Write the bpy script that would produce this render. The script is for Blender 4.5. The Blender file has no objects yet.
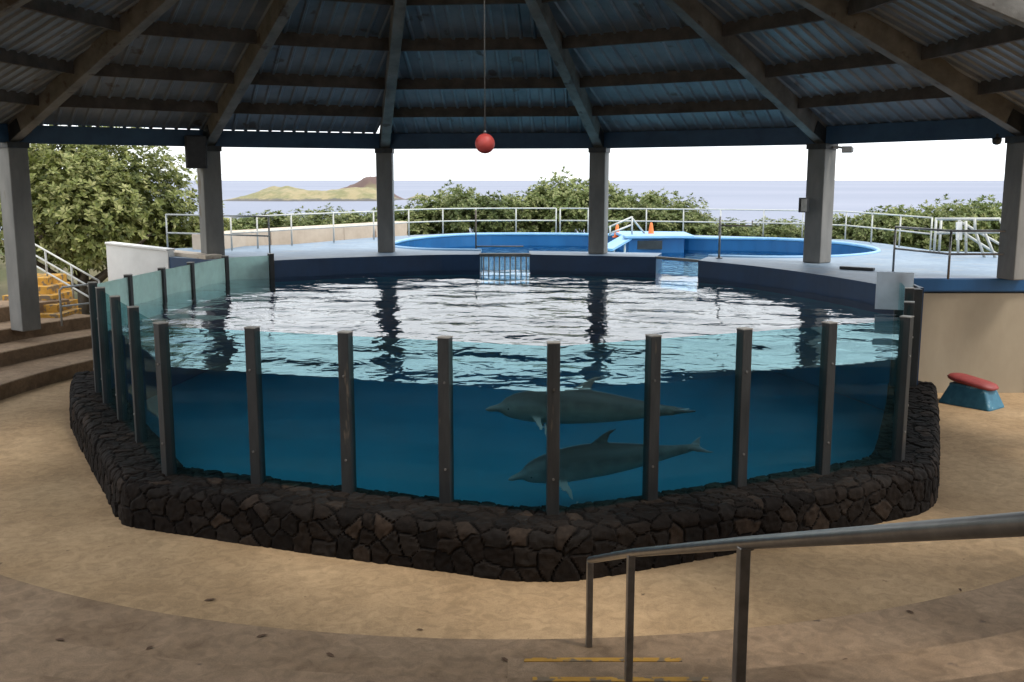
import bpy, bmesh, math, random
import numpy as np
from mathutils import Vector, Matrix, noise
from mathutils.geometry import tessellate_polygon
R = math.radians
random.seed(7); rng = np.random.default_rng(7)
S = bpy.context.scene
COL = S.collection

# ------------------------------------------------------------------ survey
# the photograph's lens, read back to real positions on known levels
F = 1000.0; PITCH = R(9.15); H = 4.2
def ray(px, py):
    u = (px-512)/F; v = (341-py)/F
    return Vector((u, math.cos(PITCH)+v*math.sin(PITCH), -math.sin(PITCH)+v*math.cos(PITCH)))
def at(px, py, z):
    d = ray(px, py); t = (z-H)/d.z
    return Vector((d.x*t, d.y*t, z))
def aty(px, py, y):
    d = ray(px, py); t = y/d.y
    return Vector((d.x*t, y, H+d.z*t))
DECK = 2.30; WATER = 1.90

# ------------------------------------------------------------------ materials
def new_mat(name):
    m = bpy.data.materials.new(name); m.use_nodes = True
    nt = m.node_tree
    return m, nt, nt.nodes, nt.links, nt.nodes['Principled BSDF']
def mat(name, c1, c2=None, scale=4.0, rough=0.7, bump=0.0, bscale=None, metal=0.0, detail=6.0,
        spots=None, spot_scale=9.0, spot_at=0.68, stretch=None, spec=0.5, coord='Object', grain=0.0, grain_scale=38.0):
    m, nt, N, L, P = new_mat(name)
    tc = N.new('ShaderNodeTexCoord'); src = tc.outputs[coord]
    if stretch:
        mp = N.new('ShaderNodeMapping'); mp.inputs['Scale'].default_value = stretch
        L.new(src, mp.inputs['Vector']); src = mp.outputs['Vector']
    nz = N.new('ShaderNodeTexNoise'); nz.inputs['Scale'].default_value = scale
    nz.inputs['Detail'].default_value = detail; nz.inputs['Roughness'].default_value = 0.62
    L.new(src, nz.inputs['Vector'])
    rp = N.new('ShaderNodeValToRGB')
    rp.color_ramp.elements[0].position = 0.33; rp.color_ramp.elements[1].position = 0.68
    rp.color_ramp.elements[0].color = (*c1, 1); rp.color_ramp.elements[1].color = (*(c2 or c1), 1)
    L.new(nz.outputs['Fac'], rp.inputs['Fac']); col = rp.outputs['Color']
    if spots:
        n2 = N.new('ShaderNodeTexNoise'); n2.inputs['Scale'].default_value = spot_scale
        n2.inputs['Detail'].default_value = 4; L.new(src, n2.inputs['Vector'])
        r2 = N.new('ShaderNodeValToRGB'); r2.color_ramp.elements[0].position = spot_at
        r2.color_ramp.elements[1].position = spot_at+0.05
        L.new(n2.outputs['Fac'], r2.inputs['Fac'])
        mx = N.new('ShaderNodeMix'); mx.data_type = 'RGBA'
        L.new(r2.outputs['Color'], mx.inputs[0]); L.new(col, mx.inputs[6])
        mx.inputs[7].default_value = (*spots, 1); col = mx.outputs[2]
    if grain:
        n4 = N.new('ShaderNodeTexNoise'); n4.inputs['Scale'].default_value = grain_scale; n4.inputs['Detail'].default_value = 6
        n4.inputs['Roughness'].default_value = 0.75; L.new(src, n4.inputs['Vector'])
        n5 = N.new('ShaderNodeTexNoise'); n5.inputs['Scale'].default_value = grain_scale*.09; n5.inputs['Detail'].default_value = 8
        n5.inputs['Distortion'].default_value = 1.2; L.new(src, n5.inputs['Vector'])
        av = N.new('ShaderNodeMath'); av.operation = 'ADD'; L.new(n4.outputs['Fac'], av.inputs[0]); L.new(n5.outputs['Fac'], av.inputs[1])
        mr = N.new('ShaderNodeMapRange'); mr.inputs['From Min'].default_value = .8; mr.inputs['From Max'].default_value = 1.2
        mr.inputs['To Min'].default_value = 1-grain; mr.inputs['To Max'].default_value = 1+grain*.8
        L.new(av.outputs[0], mr.inputs['Value'])
        mg = N.new('ShaderNodeMix'); mg.data_type = 'RGBA'; mg.blend_type = 'MULTIPLY'; mg.inputs[0].default_value = 1
        L.new(col, mg.inputs[6]); L.new(mr.outputs[0], mg.inputs[7]); col = mg.outputs[2]
    L.new(col, P.inputs['Base Color'])
    P.inputs['Roughness'].default_value = rough; P.inputs['Metallic'].default_value = metal
    P.inputs['Specular IOR Level'].default_value = spec
    if bump:
        b = N.new('ShaderNodeBump'); b.inputs['Strength'].default_value = bump; b.inputs['Distance'].default_value = 0.02
        n3 = N.new('ShaderNodeTexNoise'); n3.inputs['Scale'].default_value = bscale or scale*6
        n3.inputs['Detail'].default_value = 5; L.new(src, n3.inputs['Vector'])
        L.new(n3.outputs['Fac'], b.inputs['Height']); L.new(b.outputs['Normal'], P.inputs['Normal'])
    return m

M = {}
M['ground'] = mat('sandy_concrete', (0.285,0.186,0.098), (0.42,0.288,0.162), scale=0.55, rough=0.85, bump=0.15, bscale=120,
                  detail=10, spots=(0.11,0.07,0.04), spot_scale=5.0, spot_at=0.71, spec=0.25, grain=0.20, grain_scale=70)
M['tier'] = mat('worn_concrete', (0.195,0.128,0.076), (0.295,0.203,0.128), scale=1.2, rough=0.85, bump=0.2, bscale=110, detail=9,
                spots=(0.10,0.07,0.05), spot_scale=3.5, spot_at=0.69, spec=0.25, grain=0.24, grain_scale=70)
M['deck'] = mat('pale_blue_deck_paint', (0.125,0.185,0.26), (0.19,0.255,0.32), scale=0.8, rough=0.55, bump=0.1, bscale=20,
                spots=(0.19,0.23,0.27), spot_scale=1.6, spot_at=0.60, grain=0.15)
M['blue'] = mat('deep_blue_pool_paint', (0.003,0.030,0.085), (0.005,0.044,0.12), scale=1.5, rough=0.45, bump=0.05)
M['blue_bright'] = mat('bright_blue_pool_paint', (0.005,0.068,0.19), (0.010,0.10,0.255), scale=1.2, rough=0.4,
                       stretch=(1,1,0.3))
M['blue_light'] = mat('light_blue_paint', (0.20,0.38,0.60), (0.27,0.45,0.64), scale=2, rough=0.5)
M['pale_floor'] = mat('pale_pool_floor', (0.48,0.62,0.70), (0.60,0.72,0.78), scale=1.5, rough=0.5)
M['liner'] = mat('teal_pool_liner', (0.001,0.145,0.195), (0.0015,0.170,0.230), scale=0.6, rough=0.6)
M['stone'] = None
M['post'] = mat('dark_weathered_post', (0.013,0.014,0.0145), (0.036,0.036,0.035), scale=7, rough=0.55, bump=0.2,
                stretch=(1,1,0.18), spots=(0.11,0.085,0.06), spot_scale=8, spot_at=0.66)
M['cap'] = mat('weathered_metal_cap', (0.30,0.28,0.25), (0.45,0.42,0.38), scale=20, rough=0.5, metal=0.5)
M['column'] = mat('grey_painted_column', (0.15,0.145,0.135), (0.235,0.225,0.205), scale=2.5, rough=0.7, bump=0.15,
                  stretch=(1,1,0.35), spots=(0.15,0.12,0.085), spot_scale=3.2, spot_at=0.69)
M['timber'] = mat('weathered_timber', (0.045,0.034,0.027), (0.10,0.08,0.065), scale=3.0, rough=0.8, bump=0.3, bscale=18,
                  stretch=(1,1,1))
M['rafter'] = mat('painted_rafter_timber', (0.125,0.115,0.10), (0.25,0.235,0.21), scale=2.2, rough=0.75, bump=0.25, bscale=16,
                  spots=(0.09,0.07,0.055), spot_scale=2.6, spot_at=0.62)
M['sheet'] = mat('galvanised_roof_sheet', (0.13,0.155,0.18), (0.23,0.25,0.27), scale=1.4, rough=0.5, metal=0.15,
                 spots=(0.10,0.085,0.075), spot_scale=1.8, spot_at=0.63)
M['beam'] = mat('blue_painted_beam', (0.018,0.05,0.10), (0.035,0.085,0.15), scale=2, rough=0.6, bump=0.1)
M['steel'] = mat('dull_grey_steel', (0.20,0.195,0.19), (0.30,0.29,0.28), scale=9, rough=0.32, metal=0.85)
M['rail_dark'] = mat('brown_grey_rail_post', (0.10,0.085,0.07), (0.17,0.145,0.12), scale=9, rough=0.6, metal=0.2)
M['rail_white'] = mat('off_white_rail_paint', (0.42,0.42,0.39), (0.54,0.54,0.50), scale=5, rough=0.5,
                      spots=(0.36,0.26,0.18), spot_scale=7, spot_at=0.70)
M['rail_grey'] = mat('grey_rail_paint', (0.34,0.36,0.36), (0.46,0.47,0.46), scale=6, rough=0.5, metal=0.2)
M['white'] = mat('white_wall_paint', (0.66,0.65,0.62), (0.78,0.77,0.74), scale=1.3, rough=0.8, bump=0.15,
                 spots=(0.5,0.46,0.4), spot_scale=2, spot_at=0.66)
M['tan'] = mat('tan_masonry', (0.44,0.36,0.28), (0.58,0.49,0.39), scale=1.2, rough=0.85, bump=0.3,
               spots=(0.27,0.19,0.14), spot_scale=1.2, spot_at=0.62)
M['beige'] = mat('beige_render', (0.33,0.27,0.19), (0.42,0.35,0.25), scale=0.9, rough=0.8, bump=0.15, stretch=(1,1,0.5))
M['yellow'] = mat('worn_yellow_paint', (0.40,0.20,0.02), (0.52,0.28,0.035), scale=6, rough=0.7,
                  spots=(0.17,0.12,0.07), spot_scale=7, spot_at=0.52)
M['black'] = mat('black_plastic', (0.012,0.012,0.014), (0.03,0.03,0.032), scale=8, rough=0.5)
M['red'] = mat('red_ball_paint', (0.72,0.09,0.08), (0.85,0.14,0.115), scale=5, rough=0.4, spots=(0.4,0.05,0.05), spot_scale=5, spot_at=0.7)
M['red_pad'] = mat('faded_red_vinyl', (0.22,0.03,0.028), (0.31,0.05,0.043), scale=5, rough=0.55, bump=0.1)
M['teal_base'] = mat('faded_blue_plastic', (0.015,0.10,0.17), (0.04,0.17,0.25), scale=6, rough=0.6,
                     spots=(0.15,0.27,0.33), spot_scale=5, spot_at=0.62)
M['orange'] = mat('orange_cone_plastic', (0.80,0.16,0.03), (0.88,0.22,0.05), scale=5, rough=0.5)
M['rope'] = mat('grey_rope', (0.16,0.15,0.14), (0.25,0.24,0.22), scale=40, rough=0.9)
M['bark'] = mat('grey_brown_bark', (0.07,0.055,0.04), (0.16,0.13,0.10), scale=6, rough=0.9, bump=0.4, stretch=(1,1,0.3))
M['dry_leaf'] = mat('dry_leaf_brown', (0.06,0.03,0.015), (0.13,0.07,0.035), scale=20, rough=0.8)
M['terrain'] = mat('scrub_ground', (0.07,0.075,0.03), (0.17,0.14,0.08), scale=0.3, rough=0.95, bump=0.3, bscale=3)

def stone_mat():
    m, nt, N, L, P = new_mat('dark_lava_stone')
    a = N.new('ShaderNodeAttribute'); a.attribute_name = 'stone'
    tc = N.new('ShaderNodeTexCoord')
    nz = N.new('ShaderNodeTexNoise'); nz.inputs['Scale'].default_value = 14; nz.inputs['Detail'].default_value = 8
    L.new(tc.outputs['Object'], nz.inputs['Vector'])
    rp = N.new('ShaderNodeValToRGB')
    e = rp.color_ramp.elements
    e[0].color = (0.004,0.003,0.0025,1); e[1].color = (0.040,0.027,0.019,1)
    e.new(0.25).color = (0.0075,0.0055,0.0045,1); e.new(0.6).color = (0.0165,0.0115,0.0085,1); e.new(0.8).color = (0.016,0.0135,0.012,1)
    L.new(a.outputs['Fac'], rp.inputs['Fac'])
    mx = N.new('ShaderNodeMix'); mx.data_type = 'RGBA'; mx.blend_type = 'MULTIPLY'; mx.inputs[0].default_value = 0.8
    r2 = N.new('ShaderNodeValToRGB'); r2.color_ramp.elements[0].position = .3; r2.color_ramp.elements[1].position = .7
    r2.color_ramp.elements[0].color = (.45,.45,.45,1); r2.color_ramp.elements[1].color = (1.25,1.22,1.18,1)
    L.new(nz.outputs['Fac'], r2.inputs['Fac'])
    L.new(rp.outputs['Color'], mx.inputs[6]); L.new(r2.outputs['Color'], mx.inputs[7])
    L.new(mx.outputs[2], P.inputs['Base Color'])
    P.inputs['Roughness'].default_value = 0.85; P.inputs['Specular IOR Level'].default_value = 0.15
    b = N.new('ShaderNodeBump'); b.inputs['Strength'].default_value = .6; b.inputs['Distance'].default_value = .015
    L.new(nz.outputs['Fac'], b.inputs['Height']); L.new(b.outputs['Normal'], P.inputs['Normal'])
    return m
M['stone'] = stone_mat()

def leaf_mat(name, c1, c2, c3):
    m, nt, N, L, P = new_mat(name)
    a = N.new('ShaderNodeAttribute'); a.attribute_name = 'leaf'
    oi = N.new('ShaderNodeObjectInfo')
    rp = N.new('ShaderNodeValToRGB'); e = rp.color_ramp.elements
    e[0].color = (*c1,1); e[1].color = (*c3,1); e.new(0.5).color = (*c2,1)
    L.new(a.outputs['Fac'], rp.inputs['Fac'])
    hs = N.new('ShaderNodeHueSaturation')
    mr = N.new('ShaderNodeMapRange'); mr.inputs['To Min'].default_value = 0.85; mr.inputs['To Max'].default_value = 1.15
    L.new(oi.outputs['Random'], mr.inputs['Value']); L.new(mr.outputs['Result'], hs.inputs['Value'])
    L.new(rp.outputs['Color'], hs.inputs['Color'])
    L.new(hs.outputs['Color'], P.inputs['Base Color'])
    P.inputs['Roughness'].default_value = 0.5; P.inputs['Specular IOR Level'].default_value = 0.35
    tr = N.new('ShaderNodeBsdfTranslucent'); L.new(hs.outputs['Color'], tr.inputs['Color'])
    mx = N.new('ShaderNodeMixShader'); mx.inputs[0].default_value = 0.3
    L.new(P.outputs[0], mx.inputs[1]); L.new(tr.outputs[0], mx.inputs[2])
    L.new(mx.outputs[0], N['Material Output'].inputs['Surface'])
    return m
M['leaf'] = leaf_mat('shrub_leaf', (0.065,0.095,0.024), (0.155,0.195,0.060), (0.33,0.34,0.15))
M['leaf_tree'] = leaf_mat('tree_leaf', (0.065,0.090,0.020), (0.22,0.25,0.065), (0.44,0.43,0.18))

def glass_mat(name, tint, frost=0.0, frost_col=(0.6,0.8,0.78)):
    m, nt, N, L, P = new_mat(name); N.remove(P)
    t = N.new('ShaderNodeBsdfTransparent'); t.inputs['Color'].default_value = (*tint,1)
    g = N.new('ShaderNodeBsdfGlossy'); g.inputs['Roughness'].default_value = 0.03
    f = N.new('ShaderNodeFresnel'); f.inputs['IOR'].default_value = 1.45
    geo = N.new('ShaderNodeNewGeometry')
    sub = N.new('ShaderNodeMath'); sub.operation = 'SUBTRACT'; sub.inputs[0].default_value = 1.0
    L.new(geo.outputs['Backfacing'], sub.inputs[1])
    mul = N.new('ShaderNodeMath'); mul.operation = 'MULTIPLY'
    L.new(f.outputs[0], mul.inputs[0]); L.new(sub.outputs[0], mul.inputs[1])
    base = t.outputs[0]
    if frost:
        d = N.new('ShaderNodeBsdfDiffuse'); d.inputs['Color'].default_value = (*frost_col,1)
        tl = N.new('ShaderNodeBsdfTranslucent'); tl.inputs['Color'].default_value = (*frost_col,1)
        m0 = N.new('ShaderNodeMixShader'); m0.inputs[0].default_value = .5
        L.new(d.outputs[0], m0.inputs[1]); L.new(tl.outputs[0], m0.inputs[2])
        nz = N.new('ShaderNodeTexNoise'); nz.inputs['Scale'].default_value = 2.5; nz.inputs['Detail'].default_value = 5
        tc = N.new('ShaderNodeTexCoord'); L.new(tc.outputs['Object'], nz.inputs['Vector'])
        mr = N.new('ShaderNodeMapRange'); mr.inputs['From Min'].default_value = .35; mr.inputs['From Max'].default_value = .68; mr.inputs['To Min'].default_value = frost*(.35 if frost < .2 else .85); mr.inputs['To Max'].default_value = min(.97, frost*1.5)
        L.new(nz.outputs['Fac'], mr.inputs['Value'])
        m1 = N.new('ShaderNodeMixShader'); L.new(mr.outputs['Result'], m1.inputs[0])
        L.new(t.outputs[0], m1.inputs[1]); L.new(m0.outputs[0], m1.inputs[2]); base = m1.outputs[0]
    mx = N.new('ShaderNodeMixShader'); L.new(mul.outputs[0], mx.inputs[0])
    L.new(base, mx.inputs[1]); L.new(g.outputs[0], mx.inputs[2])
    L.new(mx.outputs[0], N['Material Output'].inputs['Surface'])
    return m
M['glass'] = glass_mat('tinted_tank_glass', (0.715,0.905,0.93), 0.012, (0.45,0.72,0.75))
M['frosted'] = glass_mat('frosted_teal_glass', (0.70,0.86,0.83), 0.82, (0.74,0.92,0.88))
M['white_frost'] = glass_mat('white_frosted_glass', (0.75,0.8,0.82), 0.85, (0.78,0.82,0.86))

def water_mat(name, side=False, vol=True, tint=(0.92,0.98,0.99), big=0.30):
    m, nt, N, L, P = new_mat(name); N.remove(P)
    out = N['Material Output']
    t = N.new('ShaderNodeBsdfTransparent'); t.inputs['Color'].default_value = ((1,1,1,1) if side else (*tint,1))
    if side:
        L.new(t.outputs[0], out.inputs['Surface'])
    else:
        tc = N.new('ShaderNodeTexCoord')
        mp = N.new('ShaderNodeMapping'); mp.inputs['Scale'].default_value = (1.0,1.05,1)
        L.new(tc.outputs['Object'], mp.inputs['Vector'])
        n1 = N.new('ShaderNodeTexNoise'); n1.inputs['Scale'].default_value = 3.3; n1.inputs['Detail'].default_value = 1.6
        n1.inputs['Distortion'].default_value = 0.6
        L.new(mp.outputs[0], n1.inputs['Vector'])
        b = N.new('ShaderNodeBump'); b.inputs['Strength'].default_value = big; b.inputs['Distance'].default_value = 0.05
        L.new(n1.outputs['Fac'], b.inputs['Height'])
        g = N.new('ShaderNodeBsdfGlossy'); g.inputs['Roughness'].default_value = 0.02
        L.new(b.outputs['Normal'], g.inputs['Normal'])
        f = N.new('ShaderNodeFresnel'); f.inputs['IOR'].default_value = 1.333; L.new(b.outputs['Normal'], f.inputs['Normal'])
        geo = N.new('ShaderNodeNewGeometry')
        sub = N.new('ShaderNodeMath'); sub.operation = 'SUBTRACT'; sub.inputs[0].default_value = 1.0
        L.new(geo.outputs['Backfacing'], sub.inputs[1])
        mul = N.new('ShaderNodeMath'); mul.operation = 'MULTIPLY'
        L.new(f.outputs[0], mul.inputs[0]); L.new(sub.outputs[0], mul.inputs[1])
        mx = N.new('ShaderNodeMixShader'); L.new(mul.outputs[0], mx.inputs[0])
        L.new(t.outputs[0], mx.inputs[1]); L.new(g.outputs[0], mx.inputs[2])
        L.new(mx.outputs[0], out.inputs['Surface'])
    if vol:
        ab = N.new('ShaderNodeVolumeAbsorption'); ab.inputs['Color'].default_value = (0.22,0.72,0.90,1); ab.inputs['Density'].default_value = 0.20
        L.new(ab.outputs[0], out.inputs['Volume'])
    return m
M['water_top'] = water_mat('pool_water_surface')
M['water_side'] = water_mat('pool_water_edge', side=True)
M['water2'] = water_mat('shallow_pool_water', vol=False, tint=(0.75,0.92,0.97), big=1.3)

def sea_mat():
    m, nt, N, L, P = new_mat('sea_water')
    P.inputs['Base Color'].default_value = (0.10,0.17,0.30,1)
    P.inputs['Roughness'].default_value = 0.55; P.inputs['Specular IOR Level'].default_value = 0.28
    tc = N.new('ShaderNodeTexCoord')
    nz = N.new('ShaderNodeTexNoise'); nz.inputs['Scale'].default_value = 0.02; nz.inputs['Detail'].default_value = 8
    mp = N.new('ShaderNodeMapping'); mp.inputs['Scale'].default_value = (0.35,1,1)
    L.new(tc.outputs['Object'], mp.inputs[0]); L.new(mp.outputs[0], nz.inputs['Vector'])
    b = N.new('ShaderNodeBump'); b.inputs['Strength'].default_value = 0.5; b.inputs['Distance'].default_value = 3
    L.new(nz.outputs['Fac'], b.inputs['Height']); L.new(b.outputs['Normal'], P.inputs['Normal'])
    n2 = N.new('ShaderNodeTexNoise'); n2.inputs['Scale'].default_value = 0.0012; n2.inputs['Detail'].default_value = 3
    L.new(mp.outputs[0], n2.inputs['Vector'])
    rp = N.new('ShaderNodeValToRGB'); rp.color_ramp.elements[0].position = .35; rp.color_ramp.elements[1].position = .65
    rp.color_ramp.elements[0].color = (0.135,0.155,0.215,1); rp.color_ramp.elements[1].color = (0.185,0.20,0.262,1)
    L.new(n2.outputs['Fac'], rp.inputs['Fac']); L.new(rp.outputs['Color'], P.inputs['Base Color'])
    return m
M['sea'] = sea_mat()

def island_mat():
    m, nt, N, L, P = new_mat('island_grass_and_rock')
    tc = N.new('ShaderNodeTexCoord'); sp = N.new('ShaderNodeSeparateXYZ'); L.new(tc.outputs['Object'], sp.inputs[0])
    nz = N.new('ShaderNodeTexNoise'); nz.inputs['Scale'].default_value = 0.045; nz.inputs['Detail'].default_value = 9; nz.inputs['Roughness'].default_value = .7
    L.new(tc.outputs['Object'], nz.inputs['Vector'])
    rp = N.new('ShaderNodeValToRGB'); rp.color_ramp.elements[0].position = .42; rp.color_ramp.elements[1].position = .58
    rp.color_ramp.elements[0].color = (0.165,0.16,0.075,1); rp.color_ramp.elements[1].color = (0.27,0.225,0.125,1)
    L.new(nz.outputs['Fac'], rp.inputs['Fac'])
    # rocky shore below about 9 m, bare brown hill at the right hand end
    ad = N.new('ShaderNodeMath'); ad.operation = 'MULTIPLY_ADD'; ad.inputs[1].default_value = 9; L.new(nz.outputs['Fac'], ad.inputs[0]); L.new(sp.outputs['Z'], ad.inputs[2])
    r2 = N.new('ShaderNodeMapRange'); r2.inputs['From Min'].default_value = 6.0; r2.inputs['From Max'].default_value = 8.5
    r2.inputs['To Min'].default_value = 1; r2.inputs['To Max'].default_value = 0
    L.new(ad.outputs[0], r2.inputs['Value'])
    m1 = N.new('ShaderNodeMix'); m1.data_type = 'RGBA'; L.new(r2.outputs[0], m1.inputs[0])
    L.new(rp.outputs['Color'], m1.inputs[6]); m1.inputs[7].default_value = (0.085,0.08,0.075,1)
    ax = N.new('ShaderNodeMath'); ax.operation = 'MULTIPLY_ADD'; ax.inputs[1].default_value = 40; L.new(nz.outputs['Fac'], ax.inputs[0]); L.new(sp.outputs['Y'], ax.inputs[2])
    r3 = N.new('ShaderNodeMapRange'); r3.inputs['From Min'].default_value = 60; r3.inputs['From Max'].default_value = 76
    L.new(ax.outputs[0], r3.inputs['Value'])
    m2 = N.new('ShaderNodeMix'); m2.data_type = 'RGBA'; L.new(r3.outputs[0], m2.inputs[0])
    L.new(m1.outputs[2], m2.inputs[6]); m2.inputs[7].default_value = (0.115,0.075,0.065,1)
    L.new(m2.outputs[2], P.inputs['Base Color']); P.inputs['Roughness'].default_value = 0.95
    return m
M['island'] = island_mat()

def dolphin_mat():
    m, nt, N, L, P = new_mat('dolphin_skin')
    tc = N.new('ShaderNodeTexCoord'); sp = N.new('ShaderNodeSeparateXYZ'); L.new(tc.outputs['Object'], sp.inputs[0])
    nz = N.new('ShaderNodeTexNoise'); nz.inputs['Scale'].default_value = 5; L.new(tc.outputs['Object'], nz.inputs['Vector'])
    ad = N.new('ShaderNodeMath'); ad.operation = 'MULTIPLY_ADD'; ad.inputs[1].default_value = 0.30
    L.new(nz.outputs['Fac'], ad.inputs[0]); L.new(sp.outputs['Z'], ad.inputs[2])
    rp = N.new('ShaderNodeValToRGB'); rp.color_ramp.elements[0].position = 0.0; rp.color_ramp.elements[1].position = 1
    mr = N.new('ShaderNodeMapRange'); mr.inputs['From Min'].default_value = -0.06; mr.inputs['From Max'].default_value = 0.22
    L.new(ad.outputs[0], mr.inputs['Value']); L.new(mr.outputs[0], rp.inputs['Fac'])
    rp.color_ramp.elements[0].color = (0.42,0.33,0.30,1); rp.color_ramp.elements[1].color = (0.16,0.11,0.10,1)
    L.new(rp.outputs['Color'], P.inputs['Base Color']); P.inputs['Roughness'].default_value = 0.4
    return m
M['dolphin'] = dolphin_mat()

# ------------------------------------------------------------------ mesh helpers
class MB:
    def __init__(s): s.v = []; s.f = []; s.m = []; s.sm = []
    def add(s, v, f, m=0, smooth=False):
        o = len(s.v); s.v += [tuple(p) for p in v]; s.f += [tuple(i+o for i in q) for q in f]
        s.m += [m]*len(f); s.sm += [smooth]*len(f)
    def box(s, c, size, rz=0, m=0):
        hx, hy, hz = size[0]/2, size[1]/2, size[2]/2
        rot = Matrix.Rotation(rz, 3, 'Z')
        v = [Vector(c)+rot@Vector((x*hx,y*hy,z*hz)) for z in (-1,1) for y in (-1,1) for x in (-1,1)]
        s.add(v, [(0,2,3,1),(4,5,7,6),(0,1,5,4),(2,6,7,3),(0,4,6,2),(1,3,7,5)], m)
    def bar(s, p0, p1, w, h, m=0, up=(0,0,1)):
        p0 = Vector(p0); p1 = Vector(p1); d = (p1-p0).normalized()
        sd = d.cross(Vector(up)).normalized(); u = sd.cross(d).normalized()
        v = [p + sd*(a*w/2) + u*(b*h/2) for p in (p0,p1) for (a,b) in ((-1,-1),(1,-1),(1,1),(-1,1))]
        s.add(v, [(3,2,1,0),(4,5,6,7),(0,1,5,4),(1,2,6,5),(2,3,7,6),(3,0,4,7)], m)
    def tube(s, pts, r, n=10, m=0, closed=False):
        pts = [Vector(p) for p in pts]; k = len(pts); rs = r if isinstance(r,(list,tuple)) else [r]*k
        rings = []; prev = None
        for i,p in enumerate(pts):
            d = (pts[min(i+1,k-1)]-pts[max(i-1,0)]).normalized()
            if prev is None:
                a = d.orthogonal().normalized()
            else:
                a = (prev - d*prev.dot(d)); a = a.normalized() if a.length > 1e-6 else d.orthogonal().normalized()
            prev = a; b = d.cross(a)
            rings.append([p + (a*math.cos(2*math.pi*j/n)+b*math.sin(2*math.pi*j/n))*rs[i] for j in range(n)])
        v = [q for rg in rings for q in rg]; f = []
        for i in range(k-1):
            for j in range(n):
                f.append((i*n+j, i*n+(j+1)%n, (i+1)*n+(j+1)%n, (i+1)*n+j))
        o = len(s.v); s.add(v, f, m, True)
        s.add([], []); s.f += [tuple(o+j for j in reversed(range(n))), tuple(o+(k-1)*n+j for j in range(n))]
        s.m += [m,m]; s.sm += [False,False]
    def lathe(s, c, prof, n=24, m=0, smooth=True):
        c = Vector(c); v = []; f = []
        for (r,z) in prof:
            for j in range(n):
                a = 2*math.pi*j/n; v.append(c+Vector((r*math.cos(a), r*math.sin(a), z)))
        for i in range(len(prof)-1):
            for j in range(n): f.append((i*n+j, i*n+(j+1)%n, (i+1)*n+(j+1)%n, (i+1)*n+j))
        s.add(v, f, m, smooth)
        o = len(s.v)-len(v); k = (len(prof)-1)*n
        s.f += [tuple(o+j for j in reversed(range(n))), tuple(o+k+j for j in range(n))]; s.m += [m,m]; s.sm += [False,False]
    def prism(s, outline, z0, z1, mtop=0, mside=0, mbot=None):
        pts = [Vector((p[0],p[1],0)) for p in outline]
        area = sum(pts[i-1].x*pts[i].y-pts[i].x*pts[i-1].y for i in range(len(pts)))
        if area < 0: pts.reverse()
        k = len(pts)
        zt = z1 if callable(z1) else (lambda p: z1)
        top = [Vector((p.x,p.y,zt(p))) for p in pts]; bot = [Vector((p.x,p.y,z0)) for p in pts]
        tris = tessellate_polygon([pts])
        fx = []
        for t in tris:
            a,b,c = (pts[i] for i in t)
            fx.append(t if (b-a).cross(c-a).z > 0 else (t[0],t[2],t[1]))
        o = len(s.v); s.v += [tuple(p) for p in bot+top]
        for t in fx: s.f.append(tuple(o+k+i for i in t)); s.m.append(mtop); s.sm.append(False)
        for t in fx: s.f.append(tuple(o+i for i in reversed(t))); s.m.append(mside); s.sm.append(False)
        for i in range(k):
            j = (i+1)%k; s.f.append((o+i,o+j,o+k+j,o+k+i)); s.m.append(mside); s.sm.append(False)
    def build(s, name, mats, parent=None, bevel=0, loc=None):
        me = bpy.data.meshes.new(name); me.from_pydata(s.v, [], s.f); me.update()
        if not isinstance(mats, (list,tuple)): mats = [mats]
        for m in mats: me.materials.append(m)
        me.polygons.foreach_set('material_index', s.m); me.polygons.foreach_set('use_smooth', s.sm)
        o = bpy.data.objects.new(name, me); COL.objects.link(o)
        if loc is not None:
            me.transform(Matrix.Translation(-Vector(loc))); o.location = loc
        if parent is not None:
            me.transform(Matrix.Translation(-Vector(parent.location))) if loc is None else None
            o.parent = parent
        if bevel:
            b = o.modifiers.new('bevel','BEVEL'); b.width = bevel; b.segments = 2; b.limit_method = 'ANGLE'; b.angle_limit = R(40)
        return o
def tag(o, label=None, cat=None, group=None, kind=None):
    if label: o['label'] = label
    if cat: o['category'] = cat
    if group: o['group'] = group
    if kind: o['kind'] = kind
    return o
def empty(name, loc, label, cat, group=None):
    o = bpy.data.objects.new(name, None); o.location = loc; o.empty_display_size = 0.2; COL.objects.link(o)
    return tag(o, label, cat, group)
def copy_tree(o, loc, rz=0, label=None, scale=None):
    r = o.copy(); COL.objects.link(r); r.location = loc; r.rotation_euler = (0,0,rz)
    if scale: r.scale = scale
    if label: r['label'] = label
    for ch in o.children:
        c = ch.copy(); COL.objects.link(c); c.parent = r
        for g in ch.children:
            d = g.copy(); COL.objects.link(d); d.parent = c
    return r
def V(*a): return Vector(a)

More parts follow.
